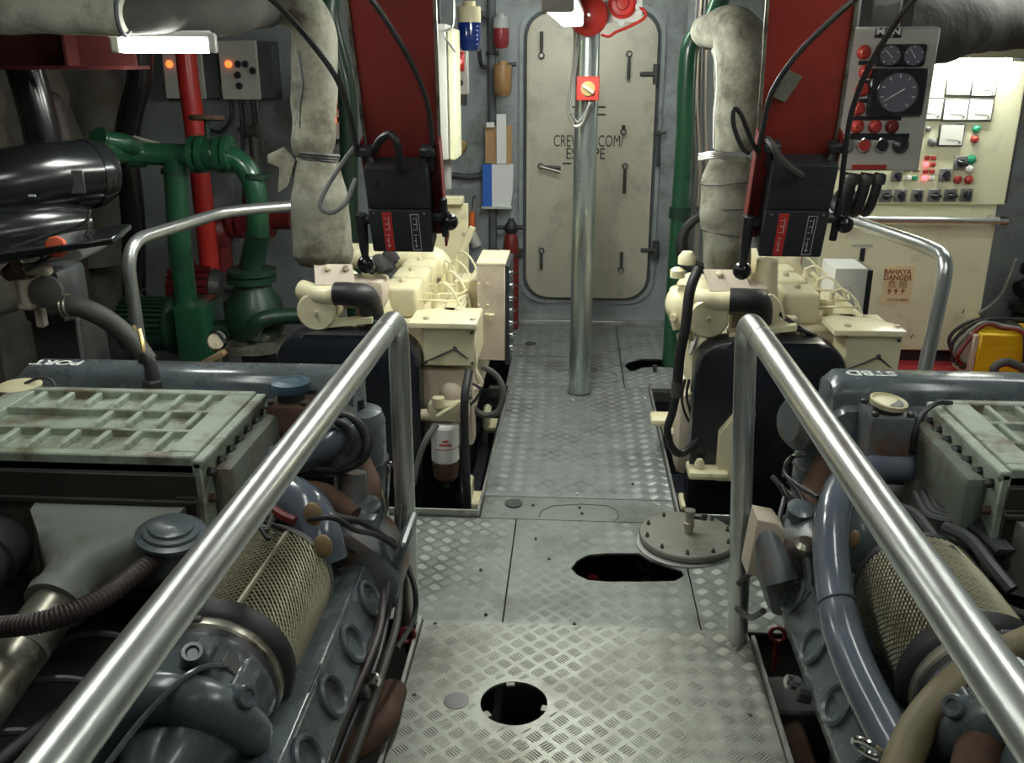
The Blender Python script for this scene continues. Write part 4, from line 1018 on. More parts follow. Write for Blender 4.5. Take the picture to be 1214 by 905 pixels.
    part('inlet_pipe', MB().tube(catmull([(cx, y0-.46, fz), (cx-s*.02, y0-.62, fz-.02), (cx-s*.06, y0-.9, fz-.06)]), .07, 18), 'engine', tb)
    # ---- charge-air cooler with ribbed lid
    d0, d1, cy0, cy1, zt = -.36, .345, 2.0, 2.465, .80
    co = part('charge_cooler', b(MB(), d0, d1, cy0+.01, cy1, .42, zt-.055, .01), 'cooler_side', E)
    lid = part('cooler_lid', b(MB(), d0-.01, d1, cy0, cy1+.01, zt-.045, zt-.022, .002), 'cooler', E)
    rim = MB()
    b(rim, d0-.01, d1, cy0, cy0+.032, zt-.048, zt, .004); b(rim, d0-.01, d1, cy1-.022, cy1+.01, zt-.048, zt, .004)
    b(rim, d1-.075, d1, cy0+.0325, cy1-.0225, zt-.048, zt, .003); b(rim, d0-.01, d0+.06, cy0+.0325, cy1-.0225, zt-.048, zt, .003)
    part('lid_rim', rim, 'cooler', lid)
    ys = [cy0+.03+(cy1-cy0-.05)*k/3 for k in range(4)]
    for k in (1, 2): part('long_rib', b(MB(), d0+.03, d1-.05, ys[k]-.007, ys[k]+.007, zt-.04, zt-.001, .003), 'cooler', lid)
    first = None
    for row in range(3):
        for k in range(7):
            d = d0+.09+k*.082+.02*(row == 1)
            if row == 1 and k < 3: continue
            if first is None:
                first = part('cross_rib', b(MB(), d-.0085, d+.0085, ys[row]+.002, ys[row+1]-.002, zt-.04, zt-.003, .003), 'cooler', lid); f0 = (d, ys[row])
            else: clone(first, (s*(d-f0[0]), ys[row]-f0[1], 0))
    # rusty gasket flange on the camera side
    fl_ = part('gasket_flange', b(MB(), d0-.01, d1+.005, cy0-.012, cy0+.02, zt-.115, zt-.045, .003), 'cooler_rust', co)
    part('flange_lip', b(MB(), d0-.01, d1+.005, cy0-.022, cy0, zt-.125, zt-.11, .003), 'cooler_rust', co)
    fr_ = MB(); b(fr_, d1-.05, d1+.005, cy0-.015, cy0+.02, .44, zt-.1, .004); b(fr_, d0, d1, cy0-.012, cy0+.02, .42, .46, .004)
    part('front_frame', fr_, 'cooler_rust', co)
    for d in (-.3, -.2, -.05, .1, .22): bolt_head(Q(d, cy0-.012, zt-.145), -YA, .011, .008, 'dark_iron', co, 'flange_bolt')
    bolt_head(Q(.32, cy0-.012, .56), -YA, .016, .01, 'dark_iron', co, 'flange_bolt')
    # end cover with bolts facing the aisle
    ev = part('end_cover', b(MB(), d1, d1+.022, cy0-.008, cy1+.008, .42, zt-.012, .004), 'cooler', E)
    part('end_dome', b(MB(), d1+.02, d1+.075, cy0+.05, cy1-.02, .45, zt-.05, .02, 2), 'cooler_side', ev)
    part('end_strip', b(MB(), d1, d1+.03, cy0-.008, cy1+.008, zt-.03, zt-.006, .004), 'cooler', ev)
    bt = None
    for k in range(7):
        y = cy0+.03+k*(cy1-cy0-.06)/6
        if bt is None: bt = bolt_head(Q(d1+.022, y, zt-.052), V((s, 0, 0)), .013, .016, 'dark_iron', ev, 'cover_bolt'); y_0 = y
        else: clone(bt, (0, y-y_0, 0))
    for z in (.68, .6, .52, .46): bolt_head(Q(d1+.022, cy0+.022, z), V((s, 0, 0)), .012, .014, 'rust', ev, 'cover_bolt')
    # ---- funnel ducts from the cooler to the pipes running toward the viewer
    def funnel(dc, w_, throat, end, m2):
        def rect_ring(y, dcx, hw, z0, z1):
            pts = []
            for i in range(24):
                a = 2*PI*i/24; ca, sa = math.cos(a), math.sin(a)
                m = max(abs(ca), abs(sa)); pts.append(Q(dcx+hw*ca/m, y, (z0+z1)/2+(z1-z0)/2*sa/m))
            return pts
        def round_ring(c, r, ax_):
            ax_ = V(ax_).normalized(); u = V((0, 0, 1)).cross(ax_).normalized()*(-1); v = ax_.cross(u)*(-1)
            if u.x*s < 0: u = -u
            if v.z < 0: v = -v
            return [V(c)+u*r*math.cos(2*PI*i/24)+v*r*math.sin(2*PI*i/24) for i in range(24)]
        T = Q(*throat); Ee = Q(*end); ax_ = (Ee-T).normalized()
        A = rect_ring(cy0-.012, dc, w_, .49, .675); B = rect_ring(cy0-.05, dc, w_*.97, .495, .67); Z = round_ring(T, .068, ax_); Z2 = round_ring(T+ax_*.05, .066, ax_)
        rings = [A, B]
        for k in range(1, 6):
            t = k/6; t2 = t*t*(3-2*t); sh = t**.75
            rings.append([p.lerp(q, t2)*.5+p.lerp(q, sh)*.5 for p, q in zip(B, Z)])
        rings += [Z, Z2]
        fn = part('air_duct', MB().loft(rings), 'duct', E, sharp=60)
        part('duct_lip', MB().tube([T+ax_*.045, T+ax_*.06, T+ax_*.085], [.068, .073, .071], 24), 'duct', fn)
        part('air_pipe', MB().tube([T+ax_*.05, T+ax_*.3, Ee], .055, 22), m2, fn)
        part('pipe_band', MB().tube([T+ax_*.2, T+ax_*.215], .0565, 22), 'duct', fn)
    funnel(.13, .19, (.10, 1.83, .555), (.06, 1.2, .4), 'dirty_alu')
    funnel(-.28, .12, (-.2, 1.95, .54), (-.24, 1.78, .52), 'duct')
    cp_ = part('coupling', MB().lathe([(.075, .08), (.085, .06), (.085, .0), (.075, -.005), (.075, -.03), (.088, -.035), (.088, -.06), (.05, -.07), (.045, -.16), (.03, -.2)], Q(-.18, 1.93, .545), (.12*s, 1, .15), 26), 'engine_dark', E)
    part('coupling_end', MB().sphere(Q(-.195, 1.8, .525), .046), 'engine', cp_)
    # ---- header tank across the far end
    hd = MB(); prof = [(2.50, .52), (2.50, .745), (2.535, .755), (2.538, .79), (2.555, .815), (2.58, .825), (2.67, .822), (2.72, .8), (2.72, .52)]
    pr_ = [(y, z) for y, z in prof]
    rings = []
    for d, sh in ((-.44, .06), (-.40, .0), (.58, 0), (.61, .05)):
        rings.append([Q(d, y+(2.62-y)*sh*2, z-(sh*.5 if z > .7 else 0)) for y, z in pr_])
    tk = part('header_tank', hd.loft(rings), 'engine', E, sharp=50)
    part('tank_ledge', b(MB(), -.4, .4, 2.465, 2.53, .70, .752, .008), 'engine', tk)
    tx = Q(-.325 if s > 0 else .49, 2.62, .8262)
    put('lettering', text_mesh(word, .062, tx, -XA, -YA, sx=1.0, bold=.0015), 'white_chalk', tk)
    # filler cap on a rusty neck
    cpos = Q(.445, 2.48, .765) if s > 0 else Q(.49, 2.44, .765)
    nk = part('filler_block', MB().b2(cpos.x-.06, cpos.x+.06, cpos.y-.06, cpos.y+.08, .60, .775, .012, 2), 'rust' if s > 0 else 'engine_rust', E)
    part('filler_neck', MB().cyl((cpos.x, cpos.y, .77), (cpos.x, cpos.y, .80), .04, n=20), 'dark_iron', nk)
    tilt = V((.0, 0, 1)) if s > 0 else V((.12, -.1, 1))
    part('filler_cap', MB().lathe([(.04, 0), (.055, .004), (.058, .012), (.056, .03), (.035, .036), (.03, .032)] if s > 0 else [(.03, -.012), (.05, -.008), (.052, .006), (.046, .008), (.042, .002), (.01, .002)], (cpos.x, cpos.y, .80), tilt, 20), 'blue_cap' if s > 0 else 'beacon_cream', nk, 'blue ridged filler cap' if s > 0 else 'yellowed open filler cap')
    for a in (0, 1, 2, 3): bolt_head((cpos.x+(.047 if a % 2 else -.047), cpos.y+(.06 if a > 1 else -.045), .775), ZA, .01, .01, 'dark_iron', nk, 'block_bolt')
    # domed heat exchanger end on the aisle side
    dm = part('exchanger_drum', MB().lathe([(.02, 0), (.075, .01), (.085, .03), (.085, .26), (.075, .29), (.05, .30)], Q(.60, 2.62, .40), ZA, 26), 'engine', E)
    part('drum_band', MB().torus(Q(.60, 2.62, .53), .086, .006, ZA, 26, 6), 'engine_dark', dm)
    part('drum_cap', MB().cyl(Q(.60, 2.62, .70), Q(.60, 2.62, .73), .025, n=12), 'rubber', dm)
    return E, X, Q

EL, XL, QL = main_engine(-1.25, 1, 0.0, 0.0, 'grey-blue main engine left of the aisle with ribbed green cooler lid', 'PORT')
ER, XR, QR = main_engine(1.38, -1, .06, .04, 'grey-blue main engine right of the aisle with long bent water pipe', 'STBD')
eL = lambda name, mb, m, label=None: part(name, mb, m, EL, label)
eR = lambda name, mb, m, label=None: part(name, mb, m, ER, label)

# ---- left engine fittings
eL('water_pipe', MB().tube(catmull([at(285, 560, 2.3), at(320, 548, 2.32), at(360, 540, 2.34), at(395, 523, 2.36), at(413, 508, 2.40)]), .045, 20), 'pipe_blue')
hs = eL('rubber_hose', MB().tube(catmull([at(362, 497, 2.36), at(390, 492, 2.38), at(415, 496, 2.4), at(432, 512, 2.4), at(436, 530, 2.38), at(425, 548, 2.36), at(400, 557, 2.34), at(370, 556, 2.32)]), .014, 10), 'rubber')
eL('rubber_hose', MB().tube(catmull([at(372, 506, 2.34), at(395, 500, 2.34), at(412, 508, 2.34), at(418, 522, 2.33), at(412, 538, 2.32)]), .012, 10), 'rubber')
part('hose_clip', MB().torus(at(397, 501, 2.34), .015, .004, (1, 0, .1), 14, 5), 'chrome', hs)
eL('round_pump', MB().lathe([(.04, -.02), (.075, 0), (.08, .03), (.07, .07), (.03, .09)], at(405, 530, 2.42), (-.3, -1, .5), 24), 'engine_dark')
eL('oil_filler', MB().lathe([(.02, -.12), (.05, -.1), (.05, -.012), (.078, -.01), (.08, .0), (.066, .004), (.064, .012), (.052, .014), (.05, .022), (.038, .026), (.01, .024)], az(203, 632, .665), (.12, -.1, 1), 30), 'engine')
hp0 = az(180, 668, .52)
n_ = 90
pts = catmull([az(205, 648, .62), az(176, 668, .62), az(120, 710, .62), az(60, 735, .62), az(0, 744, .6), az(-60, 748, .58)], 24)
eL('breather_hose', MB().tube(pts, .021, 12, rf=lambda i, t: 1+.13*(i % 2)), 'hose_brown')
eL('hose_clamp', MB().torus(az(180, 665, .62), .023, .005, (1, .6, 0), 18, 6), 'rust')
# dark fuel pipes and injector bodies in the valley
for k in range(6):
    y = 1.1+k*.17
    eL('injection_pipe', MB().tube(catmull([QL(.02, y, .36), QL(.1, y+.02, .42), QL(.2, y+.05, .4), QL(.3, y+.03, .34)]), .009, 8), 'engine_dark')
    eL('injector_body', MB().lathe([(.03, 0), (.03, .04), (.02, .05), (.02, .09), (.012, .1)], QL(.28, y+.05, .30), (.3, 0, 1), 10), 'engine_dark')
eL('valley_rail', MB().tube([QL(.36, .8, .36), QL(.36, 1.95, .36)], .02, 10), 'engine_dark')
eL('valley_hose', MB().tube(catmull([QL(.0, 1.0, .38), QL(.14, 1.3, .42), QL(.2, 1.6, .40), QL(.3, 1.9, .42)]), .018, 10), 'rubber')
# lifting pipe on the header
q = az(182, 461, .775)
lf = eL('vent_pipe', MB().tube(catmull([q, q+V((-.002, .01, .04)), q+V((-.012, .02, .08)), q+V((-.03, .03, .09)), q+V((-.04, .04, .075))]), [.022]*8+[.02]*6+[.016]*14, 14), 'rubber')
part('hex_base', MB().lathe([(.032, -.02), (.032, .025), (.026, .03)], q, ZA, 6), 'dark_iron', lf)
part('brass_tail', MB().tube(catmull([q+V((-.036, .036, .08)), q+V((-.04, .05, .12)), q+V((-.06, .08, .16))]), .007, 8), 'brass', lf)
q = az(22, 457, .80)
cp_ = eL('side_cap', MB().lathe([(.05, -.04), (.05, -.01), (.062, -.008), (.064, .0), (.05, .006), (.02, .006)], q, ZA, 22), 'beacon_cream')
part('cap_chain', MB().tube(catmull([q+V((.02, .0, .006)), q+V((.06, .01, .02)), q+V((.105, 0, .015)), q+V((.115, -.01, -.03))]), .005, 6), 'dark_iron', cp_)
for px, py in ((55, 459), (71, 459), (160, 465)): bolt_head(az(px, py, .752), ZA, .01, .01, 'dark_iron', EL, 'ledge_bolt')
# painted pipes and wiring between filter and manifold end
eL('painted_bend', MB().tube(catmull([at(345, 590, 2.2), at(365, 605, 2.15), at(378, 635, 2.1), at(385, 665, 2.08)]), .06, 18), 'pipe_blue')
for px, py, r in ((371, 610, (.3, .5)), (383, 648, (.2, .9))):
    eL('bare_patch', MB().sphere(at(px, py, 2.035 if py < 640 else 2.0), .028, (.9, .35, 1.2), 10), 'tan_patch')
eL('red_lead', MB().tube(catmull([at(300, 598, 2.1), at(320, 602, 2.08), at(335, 612, 2.06), at(350, 618, 2.05)]), .013, 8), 'red_dark')
eL('silver_lead', MB().tube(catmull([at(285, 594, 2.1), at(305, 598, 2.1), at(322, 603, 2.08)]), .007, 6), 'steel_wire')
eL('wiring', MB().tube(catmull([at(345, 567, 2.2), at(365, 590, 2.18), at(400, 612, 2.16), at(430, 620, 2.2), at(463, 642, 2.25)]), .009, 8), 'cable')
eL('wiring', MB().tube(catmull([at(365, 616, 2.02), at(395, 614, 2.02), at(420, 628, 2.06), at(445, 634, 2.14), at(470, 648, 2.22)]), .008, 8), 'cable')
eL('wiring', MB().tube(catmull([at(318, 640, 1.9), at(305, 620, 1.95), at(310, 608, 2.0), at(322, 612, 2.0), at(316, 630, 1.95)]), .006, 6), 'cable')
eL('rust_tube', MB().tube(catmull([at(355, 580, 2.3), at(385, 585, 2.3), at(405, 600, 2.28), at(420, 612, 2.26)]), .028, 12), 'rust')
eL('junction_tee', MB().tube([at(418, 560, 2.4), at(418, 600, 2.38)], [.04, .05], 14), 'engine_rust')
eL('tee_casting', MB().box(at(425, 622, 2.34), (.13, .12, .1), .025, None, 2), 'engine')
# wire frame guard and cables by the handrail post
eL('wire_bracket', MB().tube(fillet([at(438, 553, 2.62), at(464, 548, 2.62), at(470, 560, 2.62), at(470, 640, 2.55)], .03), .007, 8).tube([at(461, 552, 2.62), at(458, 625, 2.6)], .006, 6), 'chrome')
eL('pale_lever', MB().tube(catmull([at(430, 574, 2.55), at(445, 578, 2.52), at(452, 592, 2.5), at(455, 615, 2.5)]), .012, 8), 'dirty_alu')
for k, pts in enumerate(([(470, 560, 2.6), (472, 610, 2.5), (480, 660, 2.42), (492, 700, 2.36), (490, 735, 2.3), (470, 770, 2.1)], [(480, 600, 2.45), (474, 660, 2.35), (462, 720, 2.2), (448, 780, 2.0), (420, 850, 1.8), (388, 930, 1.62)], [(476, 600, 2.45), (468, 690, 2.3), (455, 740, 2.2), (430, 800, 1.95), (402, 865, 1.76), (372, 940, 1.58)], [(462, 690, 2.2), (452, 730, 2.1), (440, 770, 1.97), (424, 815, 1.85), (380, 930, 1.6)])):
    eL('engine_cable', MB().tube(catmull([at(*p) for p in pts]), (.008, .007, .006, .008)[k], 8), ('cable', 'cable', 'hose_grey', 'engine_dark')[k])
eL('brown_bend', MB().tube(catmull([az(375, 905, .05), az(420, 885, .05), az(452, 858, .05), az(466, 820, .03)]), .04, 14), 'rust')
rg = at(482, 752, 2.34)
tag(part('eye_bolt', MB().torus(V((-.485, 2.42, .03)), .022, .007, (.3, -1, .3), 18, 6).cyl((-.485, 2.42, -.03), (-.485, 2.42, .01), .008, n=8), 'red_dark'), 'dark red eye bolt at the foot of the left handrail post', 'eye bolt')

# ---- right engine fittings
wp = eR('water_pipe', MB().tube(catmull([at(1112, 556, 2.46), at(1070, 554, 2.46), at(1035, 557, 2.44), at(1008, 568, 2.36), at(993, 590, 2.26), at(985, 630, 2.14), at(988, 690, 2.0), at(998, 745, 1.86), at(1018, 800, 1.74), at(1048, 860, 1.62), at(1078, 915, 1.52), at(1100, 960, 1.44)], 8), .044, 22), 'pipe_blue')
part('pipe_flange', MB().tube([at(1106, 556, 2.46), at(1097, 556, 2.46)], .056, 20), 'rust', wp)
part('pipe_weld', MB().torus(at(992, 716, 1.93), .044, .004, (.1, -1, -.5), 22, 6), 'pipe_blue', wp)
eR('sensor_box', MB().prism([(-.05, -.11), (.035, -.13), (.045, .02), (.02, .05), (-.035, .06)], at(904, 622, 2.36), XA, ZA, .09, bev=.008), 'cream_dusty')
eR('sensor_neck', MB().tube([at(906, 628, 2.3), at(914, 655, 2.26), at(925, 690, 2.22)], [.03, .04, .055], 14), 'engine_rust')
eR('valve_cap', MB().lathe([(.025, -.04), (.032, -.03), (.032, 0), (.02, .012)], at(955, 645, 2.26), (0, -.2, 1), 14), 'dirty_alu')
eR('drain_elbow', MB().tube(catmull([at(958, 660, 2.25), at(962, 690, 2.2), at(950, 710, 2.18)]), .02, 10), 'engine_dark')
for k, pts in enumerate(([(935, 570, 2.5), (950, 590, 2.45), (955, 620, 2.4), (945, 645, 2.36), (915, 640, 2.34)], [(940, 540, 2.6), (930, 560, 2.58), (945, 575, 2.5), (970, 590, 2.4)], [(912, 672, 2.3), (890, 680, 2.35), (876, 692, 2.4)], [(905, 725, 2.2), (890, 732, 2.3), (874, 722, 2.42)])):
    eR('engine_cable', MB().tube(catmull([at(*p) for p in pts]), (.008, .007, .008, .009)[k], 8), 'cable')
eR('black_wire', MB().tube(catmull([at(1081, 535, 2.44), at(1085, 510, 2.44), at(1095, 490, 2.46), at(1112, 478, 2.48), at(1128, 478, 2.5)]), .007, 8), 'cable')
eR('blue_casing', MB().sphere(at(1022, 640, 2.24), .075, (1, 1, 1.3), 18), 'engine')
eR('bare_patch', MB().sphere(at(1013, 640, 2.17), .02, (.7, .4, 1.4), 10), 'tan_patch')
for k in range(4):
    eR('fuel_pipe', MB().tube(fillet([at(1085+8*k, 585-4*k, 2.35), at(1100+6*k, 615-3*k, 2.2), at(1150+4*k, 620-2*k, 2.12), at(1185+5*k, 655, 2.02)], .05), .010, 8), 'engine_dark')
eR('oil_filler', MB().lathe([(.02, -.12), (.05, -.1), (.05, -.012), (.085, -.01), (.087, .0), (.072, .004), (.07, .014), (.055, .016), (.052, .026), (.035, .03), (.03, .026)], az(1212, 672, .5), (-.05, -.1, 1), 30), 'engine')
eR('tan_hose', MB().tube(catmull([az(1060, 930, .42), az(1085, 870, .47), az(1125, 820, .52), az(1175, 785, .56), az(1230, 760, .6)]), .036, 16), 'olive_hose')
eR('rusty_hose', MB().tube(catmull([az(1150, 930, .45), az(1165, 880, .5), az(1200, 850, .54), az(1240, 820, .56)]), .04, 16), 'rust')
eR('hose_clamp', MB().torus(az(1030, 888, .42), .03, .007, (.5, .6, .5), 20, 8), 'chrome')

# ---- clutter of leads and small pipes round the far ends of both engines
for k, (pts, r, m) in enumerate((
    ([(300, 615, 2.0), (330, 625, 2.02), (360, 640, 2.04), (395, 640, 2.1), (420, 655, 2.18)], .006, 'cable'),
    ([(440, 566, 2.5), (452, 600, 2.46), (450, 640, 2.36), (462, 690, 2.26)], .008, 'cable'),
    ([(430, 590, 2.5), (446, 612, 2.46), (462, 628, 2.4), (478, 660, 2.36)], .006, 'steel_wire'),
    ([(405, 605, 2.3), (425, 640, 2.26), (440, 655, 2.24), (466, 668, 2.24)], .012, 'rust'),
    ([(455, 700, 2.18), (450, 745, 2.04), (434, 790, 1.9), (410, 845, 1.76), (376, 930, 1.58)], .010, 'hose_brown'),
    ([(474, 690, 2.3), (470, 740, 2.16), (452, 800, 1.96), (436, 850, 1.83), (405, 935, 1.64)], .011, 'hose_grey'))):
    eL('engine_lead', MB().tube(catmull([at(*p) for p in pts]), r, 8), m)
for k, (pts, r, m) in enumerate((
    ([(925, 575, 2.55), (940, 600, 2.5), (960, 612, 2.42), (975, 640, 2.34)], .010, 'cable'),
    ([(915, 565, 2.6), (935, 585, 2.55), (965, 600, 2.46), (985, 598, 2.42)], .008, 'hose_grey'),
    ([(930, 590, 2.5), (925, 620, 2.42), (940, 650, 2.34), (962, 672, 2.28)], .007, 'cable'),
    ([(1035, 590, 2.3), (1060, 600, 2.26), (1085, 610, 2.22), (1110, 640, 2.14)], .014, 'engine_dark'),
    ([(1040, 610, 2.26), (1070, 625, 2.2), (1100, 650, 2.12)], .010, 'rust'),
    ([(1120, 625, 2.12), (1150, 640, 2.06), (1175, 670, 1.98), (1200, 700, 1.92)], .016, 'engine_dark'),
    ([(1125, 650, 2.06), (1160, 690, 1.96), (1190, 720, 1.9), (1230, 735, 1.88)], .012, 'engine_dark'))):
    eR('engine_lead', MB().tube(catmull([at(*p) for p in pts]), r, 8), m)
eR('dome_cover', MB().lathe([(.07, 0), (.085, .01), (.085, .05), (.06, .08)], at(962, 500, 2.62), (-1, -.35, .1), 24), 'engine_rust')
eR('pipe_hook', MB().tube(fillet([at(930, 565, 2.62), at(932, 548, 2.62), at(942, 540, 2.62), at(955, 540, 2.62)], .03), .008, 8), 'dirty_alu')
# rust-brown bearer and pipe in the right engine well, red eye bolt at its far end
tag(part('well_pipe', MB().tube([(.66, 1.2, -.12), (.66, 2.45, -.12)], .035, 12), 'rust'), 'rusty pipe lying in the well beside the right engine', 'pipe')
tag(part('well_bracket', MB().b2(.60, .78, 2.25, 2.42, -.3, -.06, .01), 'engine_dark'), 'dark steel bracket in the well behind the right handrail post', 'bracket')
tag(part('eye_bolt', MB().torus(V((.655, 2.5, .03)), .022, .007, (-.2, -1, .3), 18, 6).cyl((.655, 2.5, -.1), (.655, 2.5, .01), .008, n=8), 'red_dark'), 'dark red eye bolt in the well by the right handrail post', 'eye bolt')
# ================================================================== RIGHT SIDE: SWITCHBOARD, GAUGE PANEL, MAT, WELDER
YS = 5.42
x0, x1 = 1.42, at(1163, 425, YS).x
top = at(1180, 72, YS).z
x1t = at(1203, 75, YS).x
x1 = (x1+x1t)/2
sw = thing('switchboard', 'cream main switchboard with meters, knobs and danger sticker', 'switchboard', ((x0+x1)/2, YS+.25, 0))
zl = at(1100, 262, YS).z
low = part('lower_cabinet', MB().b2(x0, x1, YS, YS+.5, .08, zl, .006), 'board_cream', sw)
part('plinth', MB().b2(x0+.02, x1-.02, YS+.03, YS+.48, 0, .08), 'dial_black', sw)
up = part('upper_cabinet', MB().b2(x0, x1+.04, YS+.02, YS+.5, zl+.09, top, .006), 'board_cream', sw)
part('recess_panel', MB().b2(x0, x1+.01, YS+.05, YS+.5, zl, zl+.09), 'board_cream', sw)
hr = part('grab_rail', MB().cyl((x0, YS-.06, zl+.015), (x1+.03, YS-.06, zl+.015), .02, n=16), 'galv', sw)
for xx in (x0+.05, x1-.02): part('rail_stand_off', MB().cyl((xx, YS-.06, zl+.015), (xx, YS+.05, zl+.015), .016, n=10), 'galv', hr)
part('rail_knob', MB().lathe([(.02, 0), (.026, .004), (.026, .05), (.02, .055)], (x1-.02, YS-.06, zl+.015), XA, 16), 'chrome', hr)
part('side_edge', MB().cyl((x1+.045, YS+.03, zl+.1), (x1+.045, YS+.03, top-.02), .008, n=8), 'dark_iron', up)
yf = YS+.02
def kp(px, py): q = at(px, py, yf); return q
for px, py, bare in ((1136, 100, 1), (1166, 101, 0), (1102, 129, 0), (1132, 130, 0), (1161, 130, 0), (1127, 160, 0)):
    q = kp(px, py)
    mt = part('panel_meter', MB().b2(q.x-.068, q.x+.068, yf-.014, yf, q.z-.06, q.z+.06, .003), 'dark_iron', up)
    part('meter_face', MB().b2(q.x-.061, q.x+.061, yf-.018, yf-.014, q.z-.053, q.z+.053), 'meter_white', mt)
    part('needle', MB().box((q.x+.008, yf-.0195, q.z-.025), (.075, .001, .002), 0, Matrix.Rotation(.12 if px < 1150 else .05, 3, 'Y')), 'dark_iron', mt)
    part('needle_hub', MB().cyl((q.x+.045, yf-.018, q.z-.038), (q.x+.045, yf-.024, q.z-.038), .007, n=8), 'cable_grey', mt)
def rotary(px, py, s=1.0, ang=0.0):
    q = kp(px, py)
    k = part('rotary_switch', MB().b2(q.x-.034*s, q.x+.034*s, yf-.012, yf, q.z-.036*s, q.z+.036*s, .004), 'cable_grey', up)
    part('handle', MB().cyl((q.x, yf-.012, q.z), (q.x, yf-.03, q.z), .02*s, n=14).box((q.x, yf-.038, q.z), (.06*s, .022, .018*s), .004, Matrix.Rotation(ang, 3, 'Y')), 'dial_black', k)
for i, px in enumerate((1049, 1067, 1087, 1107, 1126, 1145)):
    rotary(px, 232-i*.15, 1.0, (0, PI/2, PI/2, 0, 0, PI/2)[i])
rotary(1120, 207, 1, PI/2); rotary(1138, 193, 1.05, .3); rotary(1063, 208, .9, PI/2)
for px, py, m, r in ((1157, 153, 'lens_green', .017), (1155, 165, 'lens_red', .017), (1151, 189, 'lens_green', .021), (1149, 200, 'white', .02), (1135, 213, 'lens_red', .018), (1148, 213, 'lens_red', .019), (1105, 168, 'cable_grey', .02), (1100, 153, 'cable_grey', .012)):
    q = kp(px, py)
    c = part('push_button', MB().lathe([(r*1.25, 0), (r*1.25, .008), (r, .01), (r, .022), (r*.6, .028)], (q.x, yf, q.z), -YA, 16), m, up)
for i in range(4):
    for j in range(2):
        q = kp(1098.5+j*8-i*.9, 187+i*8)
        m = 'lamp_red_on' if (i, j) in ((1, 0), (3, 0)) else ('white' if (i, j) == (3, 1) else 'lens_red')
        part('indicator_lamp', MB().b2(q.x-.014, q.x+.014, yf-.012, yf, q.z-.012, q.z+.012, .004), m, up)
for px, py, m in ((1084, 211, 'lens_green'), (1077, 211, 'white')):
    q = kp(px, py); part('indicator_lamp', MB().b2(q.x-.014, q.x+.014, yf-.012, yf, q.z-.012, q.z+.012, .004), m, up)
for px, py in ((1075, 203), (1086, 203), (1098, 203)):
    q = kp(px, py); part('label_strip', MB().b2(q.x-.02, q.x+.02, yf-.003, yf, q.z-.006, q.z+.006), 'brass', up)
# danger sticker
q = at(1064, 338, YS); u_ = XA
stk = part('danger_sticker', MB().b2(q.x-.085, q.x+.085, YS-.002, YS, q.z-.115, q.z+.115), 'sticker', low, 'pale orange danger sticker')
def st(s, py, size, m='ink_brown', **k):
    return text(s, size, (at(1064, py, YS).x, YS-.0035, at(1064, py, YS).z), XA, ZA, m, stk, **k)
st('BAHAYA', 322.5, .042, sx=.95, bold=.001); st('DANGER', 329.5, .042, sx=.95, bold=.001); st('危 險', 337.5, .05); st('LIVE BUSBAR', 355.5, .024, sx=.9)
for k in (-1, 0, 1):
    c = at(1062+k*8, 345, YS)
    part('lightning_bolt', MB().prism([(.006, .022), (-.014, -.002), (-.002, -.002), (-.006, -.024), (.014, .004), (.002, .004)], (c.x, YS-.0022, c.z), XA, ZA, .0012), 'ink_brown', stk)
q = at(1022, 302, YS); part('lock_slot', MB().b2(q.x-.014, q.x+.014, YS-.008, YS, q.z-.04, q.z+.04, .004), 'dial_black', low)
q = at(1022, 291, YS); part('label_strip', MB().b2(q.x-.06, q.x+.06, YS-.003, YS, q.z-.008, q.z+.008), 'box_grey', low)
for px, py in ((1109, 364), (1142, 369), (1081, 399)):
    q = at(px, py, YS); part('scratch', MB().box((q.x, YS-.0006, q.z), (.006, .001, .028), 0, Matrix.Rotation(.3, 3, 'Y')), 'dark_iron', low)
# lamp box over the board
lm = thing('switchboard_lamp', 'bright strip lamp on the front of the switchboard top', 'lamp', (2.3, YS, 1.7))
zt = at(1180, 68, YS-.1).z
part('housing', MB().b2(1.75, 2.95, YS-.14, YS+.0, zt+.0, zt+.06, .006), 'beacon_cream', lm)
part('tube', MB().cyl((1.85, YS-.08, zt-.015), (2.28, YS-.08, zt-.015), .016, n=12), 'lamp_board', lm)
part('reflector', MB().b2(1.8, 2.9, YS-.145, YS-.14, zt-.004, zt+.06), 'beacon_cream', lm)
# bulkhead return right of the switchboard
tag(part('partition_panel', MB().b2(x1+.08, WX1, YS+.35, YS+.4, 0, CEIL), 'bulkhead'), 'plain grey partition right of the switchboard', 'partition')

# ---- gauge panel hung by the right red plate
YG = 3.45
pu = V((0, -.06, 1)).normalized()
G0 = at(1050, 120, YG); gn = XA.cross(pu)
A_, B_, C_ = apl(996, 30, G0, gn), apl(1117, 32, G0, gn), apl(1088, 203, G0, gn)
gp_ = thing('gauge_panel', 'grey engine gauge panel with black dials and red lamps right of the red plate', 'gauge panel', (G0.x, YG, C_.z))
xl, xr = .905, (B_.x+C_.x)/2
Rg = Matrix((XA, pu, gn)).transposed()
mid = (A_+C_)/2; Hh = (B_-C_).dot(pu)
body = part('panel', MB().box(V(((xl+xr)/2, mid.y, (B_.z+C_.z)/2))-gn*.03, (xr-xl, Hh, .06), .006, Rg), 'box_grey', gp_)
def gq(px, py, n=.0): return apl(px, py, G0, gn)+gn*n
def gbox(name, px0, py0, px1, py1, th, m, par, bev=.004):
    a, b = gq(px0, py0), gq(px1, py1); c = (a+b)/2
    return part(name, MB().box(c+gn*th/2, (abs(b.x-a.x), abs((b-a).dot(pu)), th), bev, Rg), m, par)
lg = gbox('maker_plate', 1038, 33, 1068, 45, .003, 'dial_black', body, .001)
q = gq(1053, 37.5, .004); text('MAN', .027, q, XA, pu, 'white_chalk', lg, sx=1.35, bold=.0012)
